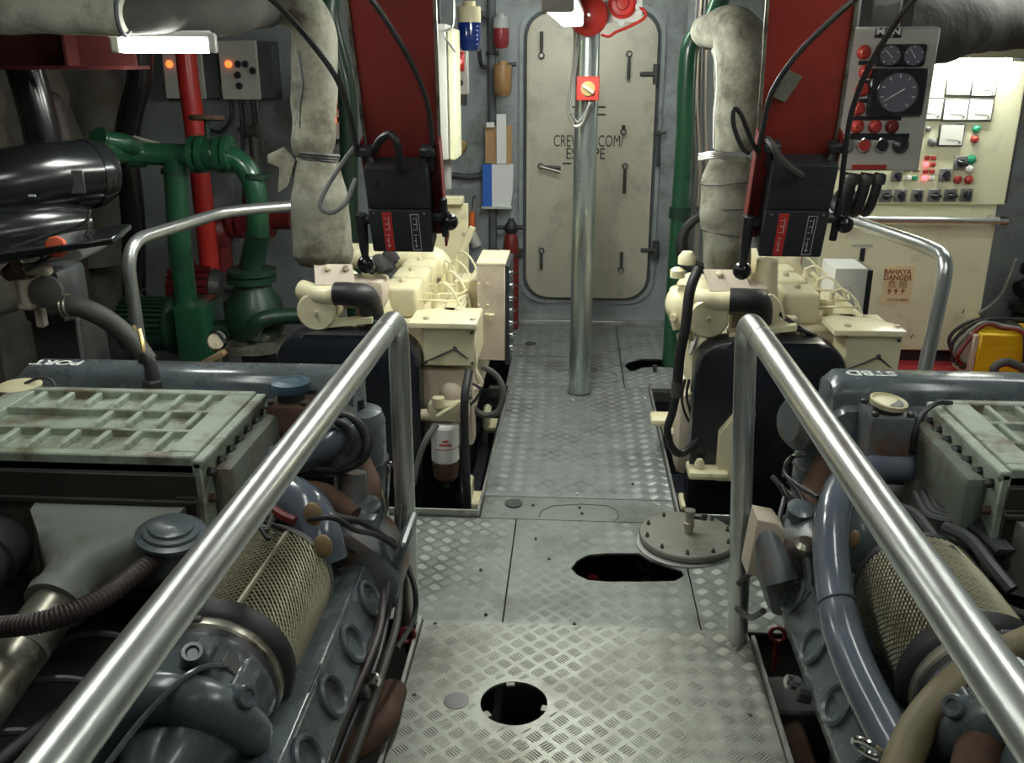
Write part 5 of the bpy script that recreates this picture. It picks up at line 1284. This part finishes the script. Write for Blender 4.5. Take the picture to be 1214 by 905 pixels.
q = gq(1053, 43, .004); text('DIESEL', .009, q, XA, pu, 'white_chalk', lg, sx=1.2)
def gauge(px0, py0, px1, py1, r, ang, name, ticks=0):
    g = gbox(name, px0, py0, px1, py1, .022, 'dial_black', body, .006)
    c = gq((px0+px1)/2, (py0+py1)/2, .022)
    part('bezel', MB().lathe([(r, 0), (r*1.06, .002), (r*1.02, .006), (r*.97, .004)], c, gn, 30, False), 'dial_black', g)
    f = part('face', MB().cyl(c, c+gn*.0035, r*.96, n=30), 'dial_face', g)
    d = XA*math.cos(ang)+pu*math.sin(ang)
    part('needle', MB().tube([c+gn*.006-d*r*.35, c+gn*.006+d*r*.82], [.0016, .0009], 5), 'white_chalk', f)
    mb = MB()
    for k in range(ticks):
        a = math.radians(-50+280*k/(ticks-1)); d = XA*math.cos(a)+pu*math.sin(a)
        mb.tube([c+gn*.005+d*r*.72, c+gn*.005+d*r*.88], .0016, 4)
    if ticks: part('scale', mb, 'white_chalk', f)
    return g
gauge(1039, 52, 1066, 78, .034, 2.4, 'small_gauge', 5)
gauge(1067, 52, 1094, 78, .034, 2.2, 'small_gauge', 5)
gauge(1033, 81, 1091, 137, .068, 3.7, 'tachometer', 9)
for px, py, m in ((1024, 62, 'lens_red'), (1026, 85, 'lens_red'), (1022, 106, 'lens_red'), (1017, 129, 'lens_red'), (1016, 150, 'lens_red'), (1037, 150, 'lens_red'), (1057, 150, 'red_dark')):
    c = gq(px, py); lp = part('warning_lamp', MB().lathe([(.024, 0), (.024, .006), (.018, .01), (.018, .02), (.012, .026)], c, gn, 16), m, body)
for px, py, m in ((1004, 171, 'cable_grey'), (1024, 172, 'lens_red'), (1045, 172, 'dial_black')):
    c = gq(px, py); b = part('push_button', MB().lathe([(.026, 0), (.026, .01), (.022, .012)], c, gn, 18), 'chrome', body)
    part('button_cap', MB().cyl(c+gn*.008, c+gn*.014, .02, n=16), m, b)
c = gq(1067, 172); part('key_switch', MB().lathe([(.028, 0), (.028, .012), (.02, .02), (.012, .03)], c, gn, 16).box(c+gn*.03, (.03, .012, .02), .003, Rg), 'dial_black', body)
gbox('label_bar', 1008, 158, 1077, 166, .004, 'dial_black', body, .001)
gbox('label_bar', 1006, 138, 1068, 143, .003, 'dial_black', body, .001)
for py in (72, 95, 117): gbox('label_bar', 1018, py, 1032, py+5, .003, 'dial_black', body, .001)
gbox('name_label', 1010, 195, 1050, 201, .003, 'lens_red', body, .001)
for px, r in ((1010, .03), (1028, .026), (1043, .022)):
    c = at(px, 205, YG+.03)
    part('cable_gland', MB().lathe([(r, 0), (r*1.1, .01), (r*1.1, .03), (r, .035)], c-V((0, 0, .04)), n=14), 'dark_iron', gp_)
    part('cable_tail', MB().tube(catmull([c, c-V((.01, 0, .08)), c-V((-.0+.02*(px > 1020), -.05, .15)), c+V((-.03, .2, -.1))]), r*.8, 10), 'rubber', gp_)
part('hanger', MB().b2(xl+.06, xl+.1, mid.y+.04, mid.y+.07, B_.z-.05, CEIL).b2(xr-.12, xr-.08, mid.y+.04, mid.y+.07, B_.z-.05, CEIL), 'dark_iron', gp_)

# ---- red mat, welding set, cable, dark machinery at the right wall
tag(part('rubber_mat', MB().b2(1.35, 3.0, 3.9, 5.44, .0, .012), 'red_mat'), 'bright red floor mat in front of the switchboard', 'mat')
wx = at(1160, 415, 5.05).x
t = thing('welding_set', 'yellow welding set with cables on the red mat', 'welding set', (wx+.25, 5.2, .012))
zt_ = at(1170, 396, 5.05).z
part('case', MB().b2(wx, wx+.42, 5.05, 5.3, .03, zt_, .01), 'yellow', t)
part('side_skirt', MB().b2(wx+.004, wx+.424, 5.045, 5.3, .03, zt_*.72), 'orange' if False else 'yellow', t)
part('front_panel', MB().b2(wx-.03, wx, 5.06, 5.29, .03, zt_-.01, .006), 'dusty' if False else 'cream_dusty', t)
for k in range(3): part('socket', MB().cyl((wx-.03, 5.11+.06*k, .09), (wx-.06, 5.11+.06*k, .09), .02, n=10), 'dark_iron', t)
part('carry_handle', MB().tube(catmull([(wx+.05, 5.17, zt_), (wx+.08, 5.17, zt_+.05), (wx+.3, 5.17, zt_+.05), (wx+.33, 5.17, zt_)]), .01, 8), 'cable', t)
for k, (x, y) in enumerate(((.04, 5.07), (.38, 5.07), (.04, 5.27), (.38, 5.27))): part('foot', MB().cyl((wx+x, y, .012), (wx+x, y, .032), .014, n=8), 'rubber', t)
for k in range(4):
    tag(part('welding_cable', MB().tube(catmull([(wx-.05, 5.1+.04*k, .1), (wx-.09, 5.08+.05*k, .16+.02*k), (wx+.02, 5.1+.04*k, zt_+.03), (wx+.12+.03*k, 5.08+.05*k, zt_+.025), (wx+.22, 5.03, zt_+.0), (wx+.24, 5.0, .03)], 5), .011, 8), ('red_dark', 'cable_grey', 'cable', 'cable')[k]), ('red', 'grey', 'outer black', 'inner black')[k]+' welding cable draped over the yellow welding set', 'cable', 'welding cables')
tag(part('rubber_hose', MB().tube(catmull([at(1214, 437, 4.6), at(1196, 430, 4.6), at(1184, 432, 4.6), at(1178, 440, 4.6), at(1184, 446, 4.6)]), .022, 10), 'hose_grey'), 'grey hose end curled on the red mat', 'hose')
t = thing('standing_pump', 'black vertical pump with valve stem at the right edge', 'pump', (2.75, 5.58, .0))
bx_ = at(1206, 390, 5.58).x
part('pump_body', MB().lathe([(.14, .0), (.14, .05), (.1, .06), (.095, .28), (.12, .3), (.12, .34), (.07, .36), (.06, .5), (.09, .52), (.09, .57), (.03, .6), (.02, .85)], (bx_+.05, 5.58, 0), n=20), 'gloss_black', t)
part('hand_wheel', MB().torus((bx_+.05, 5.58, .86), .07, .01, n=20).cyl((bx_-.02, 5.58, .86), (bx_+.12, 5.58, .86), .007, n=6), 'dark_iron', t)
part('side_valve', MB().tube([(bx_+.05, 5.58, .45), (bx_-.05, 5.55, .43)], [.06, .05], 12), 'gloss_black', t)
tag(part('wall_cable', MB().tube(catmull([at(1205, 308, 5.3), at(1190, 345, 5.35), at(1175, 362, 5.38), at(1160, 372, 5.4)]), .009, 8), 'cable_grey'), 'pale cable sagging from the black pump to the switchboard', 'cable')
# lagged pipe + dark beams in the upper right corner
t = thing('lagged_pipe', 'dark lagged pipe under the deckhead above the gauge panel', 'lagged pipe', (1.9, 4.2, 1.9))
part('lagging', lag(MB(), [at(1040, 50, 3.85), at(1130, 32, 4.2), at(1170, 26, 4.4), at(1240, 22, 4.6)], [.13, .125, .12, .12], 26), 'lagging_dark', t, sharp=80)
tag(part('cross_beam', MB().b2(1.0, WX1, 4.83, 4.85, at(1150, 22, 4.8).z, CEIL).b2(1.0, WX1, 4.78, 4.9, at(1150, 22, 4.8).z-.012, at(1150, 22, 4.8).z), 'dark_iron'), 'dark steel cross beam at upper right', 'beam')
# electrical box hanging right of the left red plate
a, b = at(513, 28, 4.4), at(541, 190, 4.4)
t = thing('terminal_box', 'tall cream terminal box right of the left red hanger plate', 'terminal box', (a.x, 4.4, b.z))
part('case', MB().b2(a.x-.05, b.x-.035, 4.4, 4.62, b.z, a.z, .01, 2), 'box_grey', t)
part('door', MB().b2(b.x-.033, b.x, 4.4, 4.62, b.z-.0, a.z-.02, .006), 'board_cream', t)
part('bottom_gland', MB().cyl((b.x-.06, 4.48, b.z), (b.x-.06, 4.48, b.z-.14), .025, n=10), 'cable_grey', t)
part('hanger', MB().b2(a.x-.03, a.x+.02, 4.5, 4.53, a.z, CEIL), 'dark_iron', t)
tag(part('pull_wire', MB().tube(catmull([at(538, -10, 4.38), at(537, 30, 4.38), at(526, 40, 4.37), at(540, 62, 4.37)]), .005, 6), 'steel_wire'), 'pale wire hanging in front of the terminal box', 'wire')
# ================================================================== LEFT SIDE: PIPES, PUMPS, WALL BOXES
def flange(p, ax_, r, th=.03, m='green_paint', par=None, bolts=6):
    ax_ = V(ax_).normalized()
    f = part('flange', MB().tube([V(p)-ax_*th/2, V(p)+ax_*th/2], r, 24), m, par)
    u = ax_.orthogonal().normalized(); v = ax_.cross(u)
    for k in range(bolts):
        d = u*math.cos(2*PI*k/bolts)+v*math.sin(2*PI*k/bolts)
        part('flange_bolt', MB().cyl(V(p)+d*r*.82-ax_*th*.8, V(p)+d*r*.82+ax_*th*.8, .009, n=6), m, f)
    return f
YP = 4.6; Yg_ = 4.6
t = thing('green_pipework', 'green cooling water pipework with flanges and valve handwheel at left', 'pipework', (-2.1, YP, 0))
main = part('header_pipe', MB().tube(fillet([at(118, 182, 4.3), at(150, 180, 4.55), at(200, 184, YP), at(268, 183, YP), at(290, 195, YP), at(304, 225, YP), at(306, 280, Yg_)], .14), .055, 18), 'green_paint', t)
br = part('branch_pipe', MB().tube(fillet([at(120, 165, 4.35), at(150, 170, 4.45), at(165, 178, 4.58)], .04), .045, 16), 'green_paint', t)
part('end_plug', MB().cyl(at(117, 164, 4.34), at(122, 166, 4.37), .052, n=16), 'green_paint', br)
part('drop_pipe', MB().tube([at(207, 184, YP), at(213, 290, YP), V((at(213, 290, YP).x, YP, .0))], .058, 18), 'green_paint', t)
part('tee', MB().tube([at(150, 182, 4.55), at(172, 182, YP)], .068, 18), 'green_paint', t)
for px in (231, 241, 262, 271): flange(at(px, 183, YP), XA, .092, .028, 'green_paint', t)
part('valve_body', MB().sphere(at(251, 183, YP), .08, (1, 1, 1), 18), 'green_paint', t)
part('valve_stem', MB().cyl(at(247, 178, YP), at(245, 142, YP), .014, n=8), 'green_dull', t)
part('handwheel', MB().torus(at(245, 140, YP), .075, .012, (.0, .1, 1), 24, 8).cyl(at(235, 140, YP), at(255, 140, YP), .008, n=6), 'rust', t)
for px, py in ((207, 204), (303, 208)): part('pipe_collar', MB().cyl(at(px, py-3, YP), at(px, py+3, YP), .066, n=18), 'green_dull', t)
tag(part('tie_rod', MB().cyl(at(158, 163, 4.55), at(190, 171, 4.6), .012, n=8), 'dirty_alu'), 'pale bar resting across the green pipework', 'bar')
# green circulating pump and motor
Yg = 4.6
ax0, ax1 = at(150, 385, Yg), at(240, 385, Yg)
zc = ax0.z
t = thing('green_pump', 'green electric circulating pump on the left floor', 'pump', (ax1.x, Yg, 0))
mo = part('motor', MB().cyl((ax0.x, Yg, zc), (at(205, 385, Yg).x, Yg, zc), .135, n=30), 'green_dull', t)
mb = MB()
L0, L1 = ax0.x+.0, at(203, 385, Yg).x
for k in range(20):
    a = PI*.08+PI*1.1*k/19-.2
    d = V((0, -math.cos(a), math.sin(a)))
    mb.box(V(((L0+L1)/2, Yg, zc))+d*.142, (L1-L0, .006, .022), 0, Matrix.Rotation(-a+PI/2, 3, 'X') if False else Matrix.Rotation(math.atan2(d.z, d.y)-PI/2, 3, 'X'))
fins = part('cooling_fins', mb, 'green_dull', mo); stuff(fins)
part('lifting_eye', MB().torus(((L0+L1)/2, Yg, zc+.17), .022, .006, (0, 1, 0), 16, 6), 'dark_iron', mo)
part('motor_end', MB().lathe([(.14, 0), (.15, .01), (.15, .03), (.12, .05)], (L1, Yg, zc), XA, 30), 'green_dull', t)
c0, c1 = at(205, 380, Yg-.16).x, at(243, 380, Yg-.16).x
part('coupling_guard', MB().b2(c0, c1, Yg-.16, Yg+.12, .02, zc+.145, .02, 2), 'green_paint', t)
part('shaft_housing', MB().cyl((c1, Yg, zc-.02), (at(275, 380, Yg).x, Yg, zc-.02), .055, n=18), 'green_dull', t)
pc = at(303, 375, Yg)
part('volute', MB().lathe([(.06, -.18), (.09, -.15), (.14, -.08), (.155, 0), (.14, .08), (.1, .14), (.09, .2)], pc, (0, 0, 1), 28), 'green_dull', t)
part('discharge_flange', MB().lathe([(.09, 0), (.125, .005), (.125, .035), (.1, .04), (.125, .045), (.125, .07), (.06, .075)], pc+V((0, 0, .18)), ZA, 26), 'green_dull', t)
part('riser', MB().cyl(pc+V((0, 0, .25)), at(306, 278, Yg), .062, n=18), 'green_dull', t)
part('base_ring', MB().lathe([(.06, -.2), (.19, -.16), (.19, -.13), (.1, -.11)], pc, ZA, 26), 'dirty_alu', t)
part('suction_bend', MB().tube(catmull([pc+V((.02, -.14, -.06)), pc+V((.08, -.16, .02)), pc+V((.2, -.1, .03)), pc+V((.4, -.05, .02))]), .042, 14), 'green_dull', t)
part('pedestal', MB().b2(ax0.x, pc.x+.15, Yg-.18, Yg+.18, 0, .05, .01).b2(pc.x-.07, pc.x+.07, Yg-.07, Yg+.07, .04, pc.z-.1), 'dark_iron', t)
# gauge standing in front of the pump
q = at(258, 404, 4.3)
t = thing('pressure_gauge', 'round steel pressure gauge in front of the green pump', 'gauge', (q.x, 4.3, 0))
part('case', MB().lathe([(.045, 0), (.05, -.012), (.05, -.03), (.042, -.034), (.04, -.02), (.01, -.02)], q, (-.15, .9, -.25), 26), 'chrome', t)
part('face', MB().cyl(q+V((.0, -.02, .003)), q+V((.003, -.026, .006)), .04, n=24), 'cream_dirty', t)
part('stem', MB().cyl(q-V((0, 0, .05)), V((q.x, 4.3, 0)), .012, n=8), 'brass', t)
tag(part('wood_wedge', MB().box(at(253, 425, 4.2), (.14, .05, .03), .006, Matrix.Rotation(-.5, 3, 'Y')), 'tan_patch'), 'small tan wooden wedge below the round gauge', 'wedge')
# red fire pump motor behind
a, b = at(203, 318, 5.3), at(256, 362, 5.3)
t = thing('red_motor', 'red finned electric motor behind the green pump', 'motor', ((a.x+b.x)/2, 5.3, 0))
zr = (a.z+b.z)/2; rr = (a.z-b.z)/2
part('frame', MB().cyl((a.x, 5.3, zr), (b.x, 5.3, zr), rr, n=26), 'red_dark', t)
mb = MB()
for k in range(11):
    an = -.4+k*.36; d = V((0, -math.cos(an), math.sin(an)))
    mb.box(V(((a.x+b.x)/2, 5.3, zr))+d*(rr+.008), (b.x-a.x, .008, .026), 0, Matrix.Rotation(math.atan2(d.z, d.y)-PI/2, 3, 'X'))
stuff(part('cooling_fins', mb, 'red_dark', t))
part('lifting_eye', MB().torus(((a.x+b.x)/2, 5.3, a.z+.03), .02, .007, YA, 14, 6), 'red_dark', t)
part('motor_foot', MB().b2(a.x+.02, b.x-.02, 5.2, 5.4, 0, zr-rr*.6, .01), 'red_dark', t)
part('end_bell', MB().lathe([(rr, 0), (rr*1.04, .01), (rr*.8, .06), (.03, .07), (.03, .16)], (b.x, 5.3, zr), XA, 26), 'dark_iron', t)
# red fire main: leaning riser, flanged valve
t = thing('fire_main', 'red fire main riser with flanged red valve at left', 'pipe', (-2.2, 5.35, 0))
part('riser', MB().tube([at(218, 40, 5.35), at(224, 100, 5.35), at(232, 160, 5.35), at(242, 250, 5.35), at(250, 330, 5.35)], .058, 18), 'red_paint', t)
part('cross_pipe', MB().cyl(at(262, 264, 5.5), at(345, 262, 5.5), .05, n=18), 'red_dark', t)
for px in (278, 288, 312, 320): flange(at(px, 263, 5.5), XA, .1, .03, 'red_dark', t, 6)
part('valve_wheel', MB().torus(at(300, 238, 5.5), .06, .01, (0, .3, 1), 20, 6).cyl(at(300, 240, 5.5), at(300, 262, 5.5), .014, n=8), 'red_dark', t)
part('check_valve', MB().sphere(at(258, 275, 5.5), .1, (1, 1, 1.2), 18), 'red_dark', t)
part('tee_pipe', MB().cyl(at(262, 280, 5.5), at(266, 330, 5.5), .06, n=18), 'red_dark', t)
# black fittings and small shiny coupling behind the rail
t = thing('sea_strainer', 'dark strainer pot with shiny coupling behind the left rail', 'strainer', (-2.0, 5.6, 0))
q = at(272, 330, 5.6)
part('pot', MB().lathe([(.1, 0), (.12, .02), (.12, .3), (.14, .31), (.14, .35), (.05, .38)], (q.x, 5.6, 0), n=22), 'dark_iron', t)
part('coupling', MB().cyl(at(284, 319, 5.45), at(292, 319, 5.45), .035, n=16), 'chrome', t)
part('pipe', MB().cyl(at(255, 320, 5.5), at(284, 320, 5.5), .03, n=12), 'dark_iron', t)
part('outlet', MB().cyl((q.x, 5.6, .25), at(288, 319, 5.47), .03, n=12), 'dark_iron', t)
# ---- black lagged exhaust/air trunk at the far left
t = thing('exhaust_pipe', 'fat glossy black exhaust pipe running in at far left', 'exhaust pipe', (-2.2, 3.3, 1.0))
part('drum', MB().tube([at(-70, 232, 3.1), at(0, 222, 3.2), at(60, 210, 3.35), at(110, 206, 3.5), at(120, 206, 3.52), at(128, 206, 3.54), at(134, 206, 3.56)], [.13, .13, .128, .125, .12, .10, .04], 30), 'gloss_black', t)
part('end_band', MB().tube([at(100, 207, 3.47), at(106, 206.5, 3.49)], .13, 30), 'gloss_black', t)
part('name_plate', MB().box(at(88, 216, 3.3), (.07, .01, .085), .003, Matrix.Rotation(.3, 3, 'Z')), 'dark_iron', t)
part('paint_chip', MB().box(at(38, 232, 3.115), (.025, .004, .008), 0), 'white', t)
part('lower_drum', MB().tube([at(-60, 290, 3.0), at(0, 278, 3.1), at(60, 270, 3.25), at(100, 266, 3.35)], [.1, .1, .095, .07], 24), 'gloss_black', t)
part('support', MB().b2(-2.3, -2.2, 3.2, 3.3, 0, .95, .01), 'dark_iron', t)
part('drip_tray', MB().box(at(55, 290, 3.0), (.5, .3, .02), .004, Matrix.Rotation(.25, 3, 'Z') @ Matrix.Rotation(-.12, 3, 'Y')), 'gloss_black', t)
for k, (p0, p1) in enumerate((((0, 300), (105, 262)), ((0, 325), (50, 310)), ((30, 322), (104, 279)))):
    part('thin_pipe', MB().tube(fillet([at(*p0, 2.95), at(*p1, 3.05), at(p1[0]+1, p1[1]-14, 3.06)], .03), .006, 8), 'dark_iron', t)
tag(part('black_downpipe', MB().tube(catmull([at(22, 60, 3.9), at(35, 100, 3.9), at(48, 150, 3.9), at(58, 205, 3.9)]), .075, 20), 'gloss_black'), 'black downpipe dropping to the glossy trunk at far left', 'pipe')
tag(part('black_downpipe', MB().tube(catmull([at(166, 50, 5.15), at(165, 95, 5.15), at(155, 135, 5.15), at(150, 180, 5.15), at(158, 260, 5.15), at(160, 350, 5.15), V((at(160, 350, 5.15).x, 5.15, 0))]), .066, 18), 'gloss_black'), 'black curved downpipe behind the green pipework', 'pipe')
tag(part('torn_pipe_lagging', MB().tube(catmull([at(52, 110, 4.0), at(62, 130, 4.0), at(70, 160, 4.0), at(72, 190, 4.0)]), [.03, .04, .045, .05, .05, .05, .05, .045, .05, .05, .05, .05, .05, .05, .05, .05, .05, .05, .05], 14, wob=.4, wsc=20), 'cooler_rust'), 'torn brown lagging beside the black downpipe', 'lagging')
# orange capped dipstick / rag
tag(part('orange_cap', MB().lathe([(.02, -.02), (.034, -.015), (.036, .01), (.03, .02), (.012, .024)], at(67, 293, 2.92), (.3, -1, .3), 10), 'orange_rag'), 'bright orange plastic cap among the black pipes', 'cap')
# grey-white pump head at far left with hose
t = thing('seawater_pump', 'grimy pale pump with thick grey hose at far left', 'pump', (-2.0, 3.1, 0))
q = at(45, 350, 3.1)
part('body', MB().box(q+V((.03, .06, 0)), (.16, .2, .2), .03, None, 2), 'engine_dark', t)
part('cover', MB().lathe([(.035, 0), (.055, .01), (.055, .04), (.03, .05)], at(58, 345, 3.02), (.2, -1, .1), 20), 'hose_grey', t)
part('cover_rib', MB().b2(q.x+.02, q.x+.05, 3.02, 3.06, q.z-.1, q.z+.12, .006), 'cream_dusty', t)
part('pale_column', MB().tube([at(33, 360, 3.0), at(28, 330, 3.0)], [.025, .03], 12).box(at(40, 320, 3.02), (.12, .05, .04), .01).box(at(33, 362, 3.0), (.05, .05, .03), .008), 'cream_dusty', t)
part('flange', MB().tube([at(22, 318, 2.98), at(8, 326, 2.98)], [.035, .025], 12), 'rust', t)
part('hose', MB().tube(catmull([at(62, 365, 3.02), at(85, 362, 3.02), at(110, 370, 3.05), at(135, 385, 3.1), at(160, 408, 3.12), at(175, 428, 3.12)]), .036, 16), 'hose_grey', t)
part('hose_clip', MB().torus(at(77, 363, 3.02), .038, .006, (1, 0, .1), 18, 6).torus(at(82, 363, 3.02), .038, .006, (1, 0, .1), 18, 6), 'dirty_alu', t)
part('pedestal', MB().b2(q.x-.05, q.x+.13, 3.1, 3.3, 0, q.z-.08, .01), 'dark_iron', t)
tag(part('blue_canister', MB().lathe([(.1, 0), (.12, .02), (.12, .36), (.08, .40), (.04, .42)], (at(75, 400, 2.93).x+.03, 2.93, .0), n=24), 'blue_cap'), 'dull blue canister below the grey hose', 'canister')
tag(part('copper_hose', MB().tube(catmull([at(158, 390, 3.3), at(168, 410, 3.2), at(174, 428, 3.1)]), .016, 10), 'brass'), 'thin coppery hose beside the left rear handrail', 'hose')
tag(part('blue_grey_pipe', MB().tube([at(90, 303, 3.5), at(120, 290, 3.9)], .024, 12), 'cable_grey'), 'short blue-grey pipe end near the orange cap', 'pipe')
# ---- control boxes on the bulkhead
def wall_box(px0, py0, px1, py1, label, lamps):
    a, b = at(px0, py0, 6.0), at(px1, py1, 6.0)
    t = thing('starter_box', label, 'control box', ((a.x+b.x)/2, 6.1, b.z), 'starter boxes on the bulkhead')
    part('case', MB().b2(a.x+.01, b.x+.09, 6.02, WALL_Y, b.z+.005, a.z-.005, .004), 'seal', t)
    d = part('door', MB().b2(a.x, b.x, 5.99, 6.02, b.z, a.z, .004), 'starter_grey', t)
    for z in (.16, .84): part('hinge', MB().cyl((a.x-.008, 6.0, b.z+(a.z-b.z)*z-.03), (a.x-.008, 6.0, b.z+(a.z-b.z)*z+.03), .009, n=8), 'dark_iron', d)
    for px, py, m in lamps:
        c = at(px, py, 5.99)
        part('pilot_lamp' if m.startswith('lamp') else 'push_button', MB().lathe([(.022, 0), (.022, .008), (.016, .012), (.012, .02)], c, -YA, 14), m, d)
    part('conduit', MB().cyl(((a.x+b.x)/2, 6.1, b.z), ((a.x+b.x)/2+.01, 6.12, b.z-.3), .014, n=8).cyl(((a.x+b.x)/2+.06, 6.1, b.z), ((a.x+b.x)/2+.07, 6.12, b.z-.35), .012, n=8), 'cable_grey', t)
wall_box(190, 46, 244, 117, 'grey starter box partly behind the red pipe', [(201, 76, 'lamp_orange_on'), (232, 82, 'dial_black')])
wall_box(258, 48, 309, 118, 'grey starter box with five black buttons right of the red pipe', [(271, 76, 'lamp_orange_on'), (282, 76, 'dial_black'), (291, 76, 'dial_black'), (300, 84, 'dial_black'), (282, 89, 'dial_black'), (284, 102, 'dial_black')])
a, b = at(390, 82, 5.9), at(412, 165, 5.9)
t = thing('alarm_box', 'narrow box with four orange lamps beside the left lagged exhaust', 'alarm box', ((a.x+b.x)/2, 6, b.z))
part('case', MB().b2(a.x-.12, b.x, 5.9, WALL_Y, b.z, a.z, .004), 'box_grey', t)
for py in (97, 112, 127, 142):
    c = at(394, py, 5.9); part('pilot_lamp', MB().lathe([(.026, 0), (.026, .01), (.018, .016), (.012, .024)], c, -YA, 14), 'lamp_orange_on', t)
    part('lamp_label', MB().b2(c.x+.03, c.x+.08, 5.897, 5.9, c.z-.014, c.z+.014), 'dial_black', t)
# dark green pipe behind the red plate, cables under the boxes
tag(part('back_pipe', MB().tube(catmull([at(392, -10, 5.0), at(392, 30, 5.0), at(412, 120, 5.0), at(414, 250, 5.0), V((at(414, 250, 5.0).x, 5.0, .3))]), .05, 16), 'green_dull'), 'dark green pipe between the left exhaust and the red plate', 'pipe')
for k, pts in enumerate(([(273, 118), (274, 140), (262, 156), (248, 154)], [(300, 118), (302, 145), (292, 160), (282, 152)], [(285, 118), (287, 150), (288, 200), (290, 250)])):
    tag(part('box_cable', MB().tube(catmull([at(*p, 6.05) for p in pts]), .012, 8), 'cable'), ('black cable looping left under the right starter box', 'black cable curling under the right starter box', 'straight black cable dropping from the right starter box')[k], 'cable')
tag(part('capped_pipe', MB().tube([at(300, 155, 5.6), at(303, 205, 5.6)], .03, 12).cyl(at(295, 156, 5.6), at(306, 156, 5.6), .04, n=12), 'dark_iron'), 'dark capped pipe end beside the green pipe bend', 'pipe')
# dark red girder at upper left
g0, g1 = at(0, 78, 3.5), at(140, 50, 3.5)
t = thing('red_girder', 'dark red deck girder under the lagged pipe at upper left', 'girder', (-2.2, 3.6, g0.z))
part('web', MB().b2(WX0, g1.x, 3.62, 3.64, g0.z, CEIL), 'girder_red_shaded', t)
part('bottom_flange', MB().b2(WX0, g1.x, 3.52, 3.74, g0.z-.014, g0.z), 'girder_red_shaded', t)
part('stiffener', MB().b2(at(88, 60, 3.6).x-.006, at(88, 60, 3.6).x+.006, 3.53, 3.62, g0.z, CEIL), 'girder_red_shaded', t)
# insulation lumps on the hull side
hull = bpy.data.objects['wall_left']
for k in range(5):
    part('insulation_pad', lag(MB(), [(WX0+.02, 3.2+.62*k, .5), (WX0+.03, 3.2+.62*k, 1.2), (WX0+.02, 3.2+.62*k, 2.1)], [.22, .26, .24], 22, wob=.3), 'hull_side', hull, sharp=80)
# ================================================================== REMAINING LAMPS AND LOOSE THINGS
# side lamp under the lagged trunk at upper left
a, b = at(138, 50, 3.25), at(252, 47, 3.35)
c = (a+b)/2
strip_lamp('bright fluorescent strip lamp under the lagged pipe at upper left', c, (b-a).length, .12, .065, math.atan2(b.y-a.y, b.x-a.x)-PI/2, 'lamp_side')
# unseen deckhead lamps, added to brighten the engines, mat side and near floor
strip_lamp('unseen strip lamp added on the deckhead above the left engine', (-1.0, 1.95, 2.2), 1.2, .14, .08, 0, 'fill_near')
strip_lamp('unseen strip lamp added on the deckhead above the right engine', (1.1, 1.95, 2.2), 1.2, .14, .08, 0, 'fill_near')
strip_lamp('unseen strip lamp added on the deckhead above the red mat', (2.1, 4.3, 2.2), 1.2, .14, .08, PI/2, 'lamp_mat')  # out of view, added to light the switchboard's lower front
lamp_mat('fill_entry', FILL_NEAR*.55)
strip_lamp('unseen strip lamp added on the deckhead at the near end of the aisle', (.05, .5, 2.2), 1.2, .14, .08, 0, 'fill_entry')  # weaker added lamp over the eye point, lights the near floor
# loose round cover resting on the floor
q = az(815, 634, .028)
t = thing('tank_cover', 'round bolted steel cover with pipe stub lying on the floor', 'cover', (q.x, q.y, 0))
part('disc', MB().lathe([(.155, .004), (.178, .008), (.180, .024), (.176, .03), (.05, .03)], (q.x, q.y, .002), n=44), 'cover_steel', t)
st = part('pipe_stub', MB().lathe([(.017, .03), (.017, .055), (.02, .056), (.02, .075), (.016, .076), (.016, .11), (.02, .112), (.02, .125), (.013, .126)], (q.x+.005, q.y+.01, 0), n=16), 'dirty_alu', t)
part('cock', MB().cyl((q.x+.02, q.y+.01, .095), (q.x+.055, q.y+.015, .09), .007, n=8).box((q.x+.06, q.y+.015, .095), (.022, .012, .026), .003), 'dark_iron', st)
for k in range(10):
    an = 2*PI*k/10+.2
    part('cover_bolt', MB().lathe([(.007, 0), (.007, .01), (.004, .012), (.004, .018)], (q.x+.155*math.cos(an), q.y+.155*math.sin(an), .031), n=6), 'dark_iron', t)
part('under_ring', MB().cyl((q.x-.02, q.y-.03, .0), (q.x-.02, q.y-.03, .006), .17, n=40), 'edge_steel', t)
# rag by the left generator neck
tag(part('cleaning_rag', MB().tube(catmull([at(438, 322, 3.74), at(447, 316, 3.74), at(456, 314, 3.76), at(464, 308, 3.78), at(468, 314, 3.78)]), [.02]*6+[.045]*8+[.035]*8+[.015]*4, 14, wob=.7, wsc=16), 'rag'), 'dark rag stuffed beside the left generator covers', 'rag')
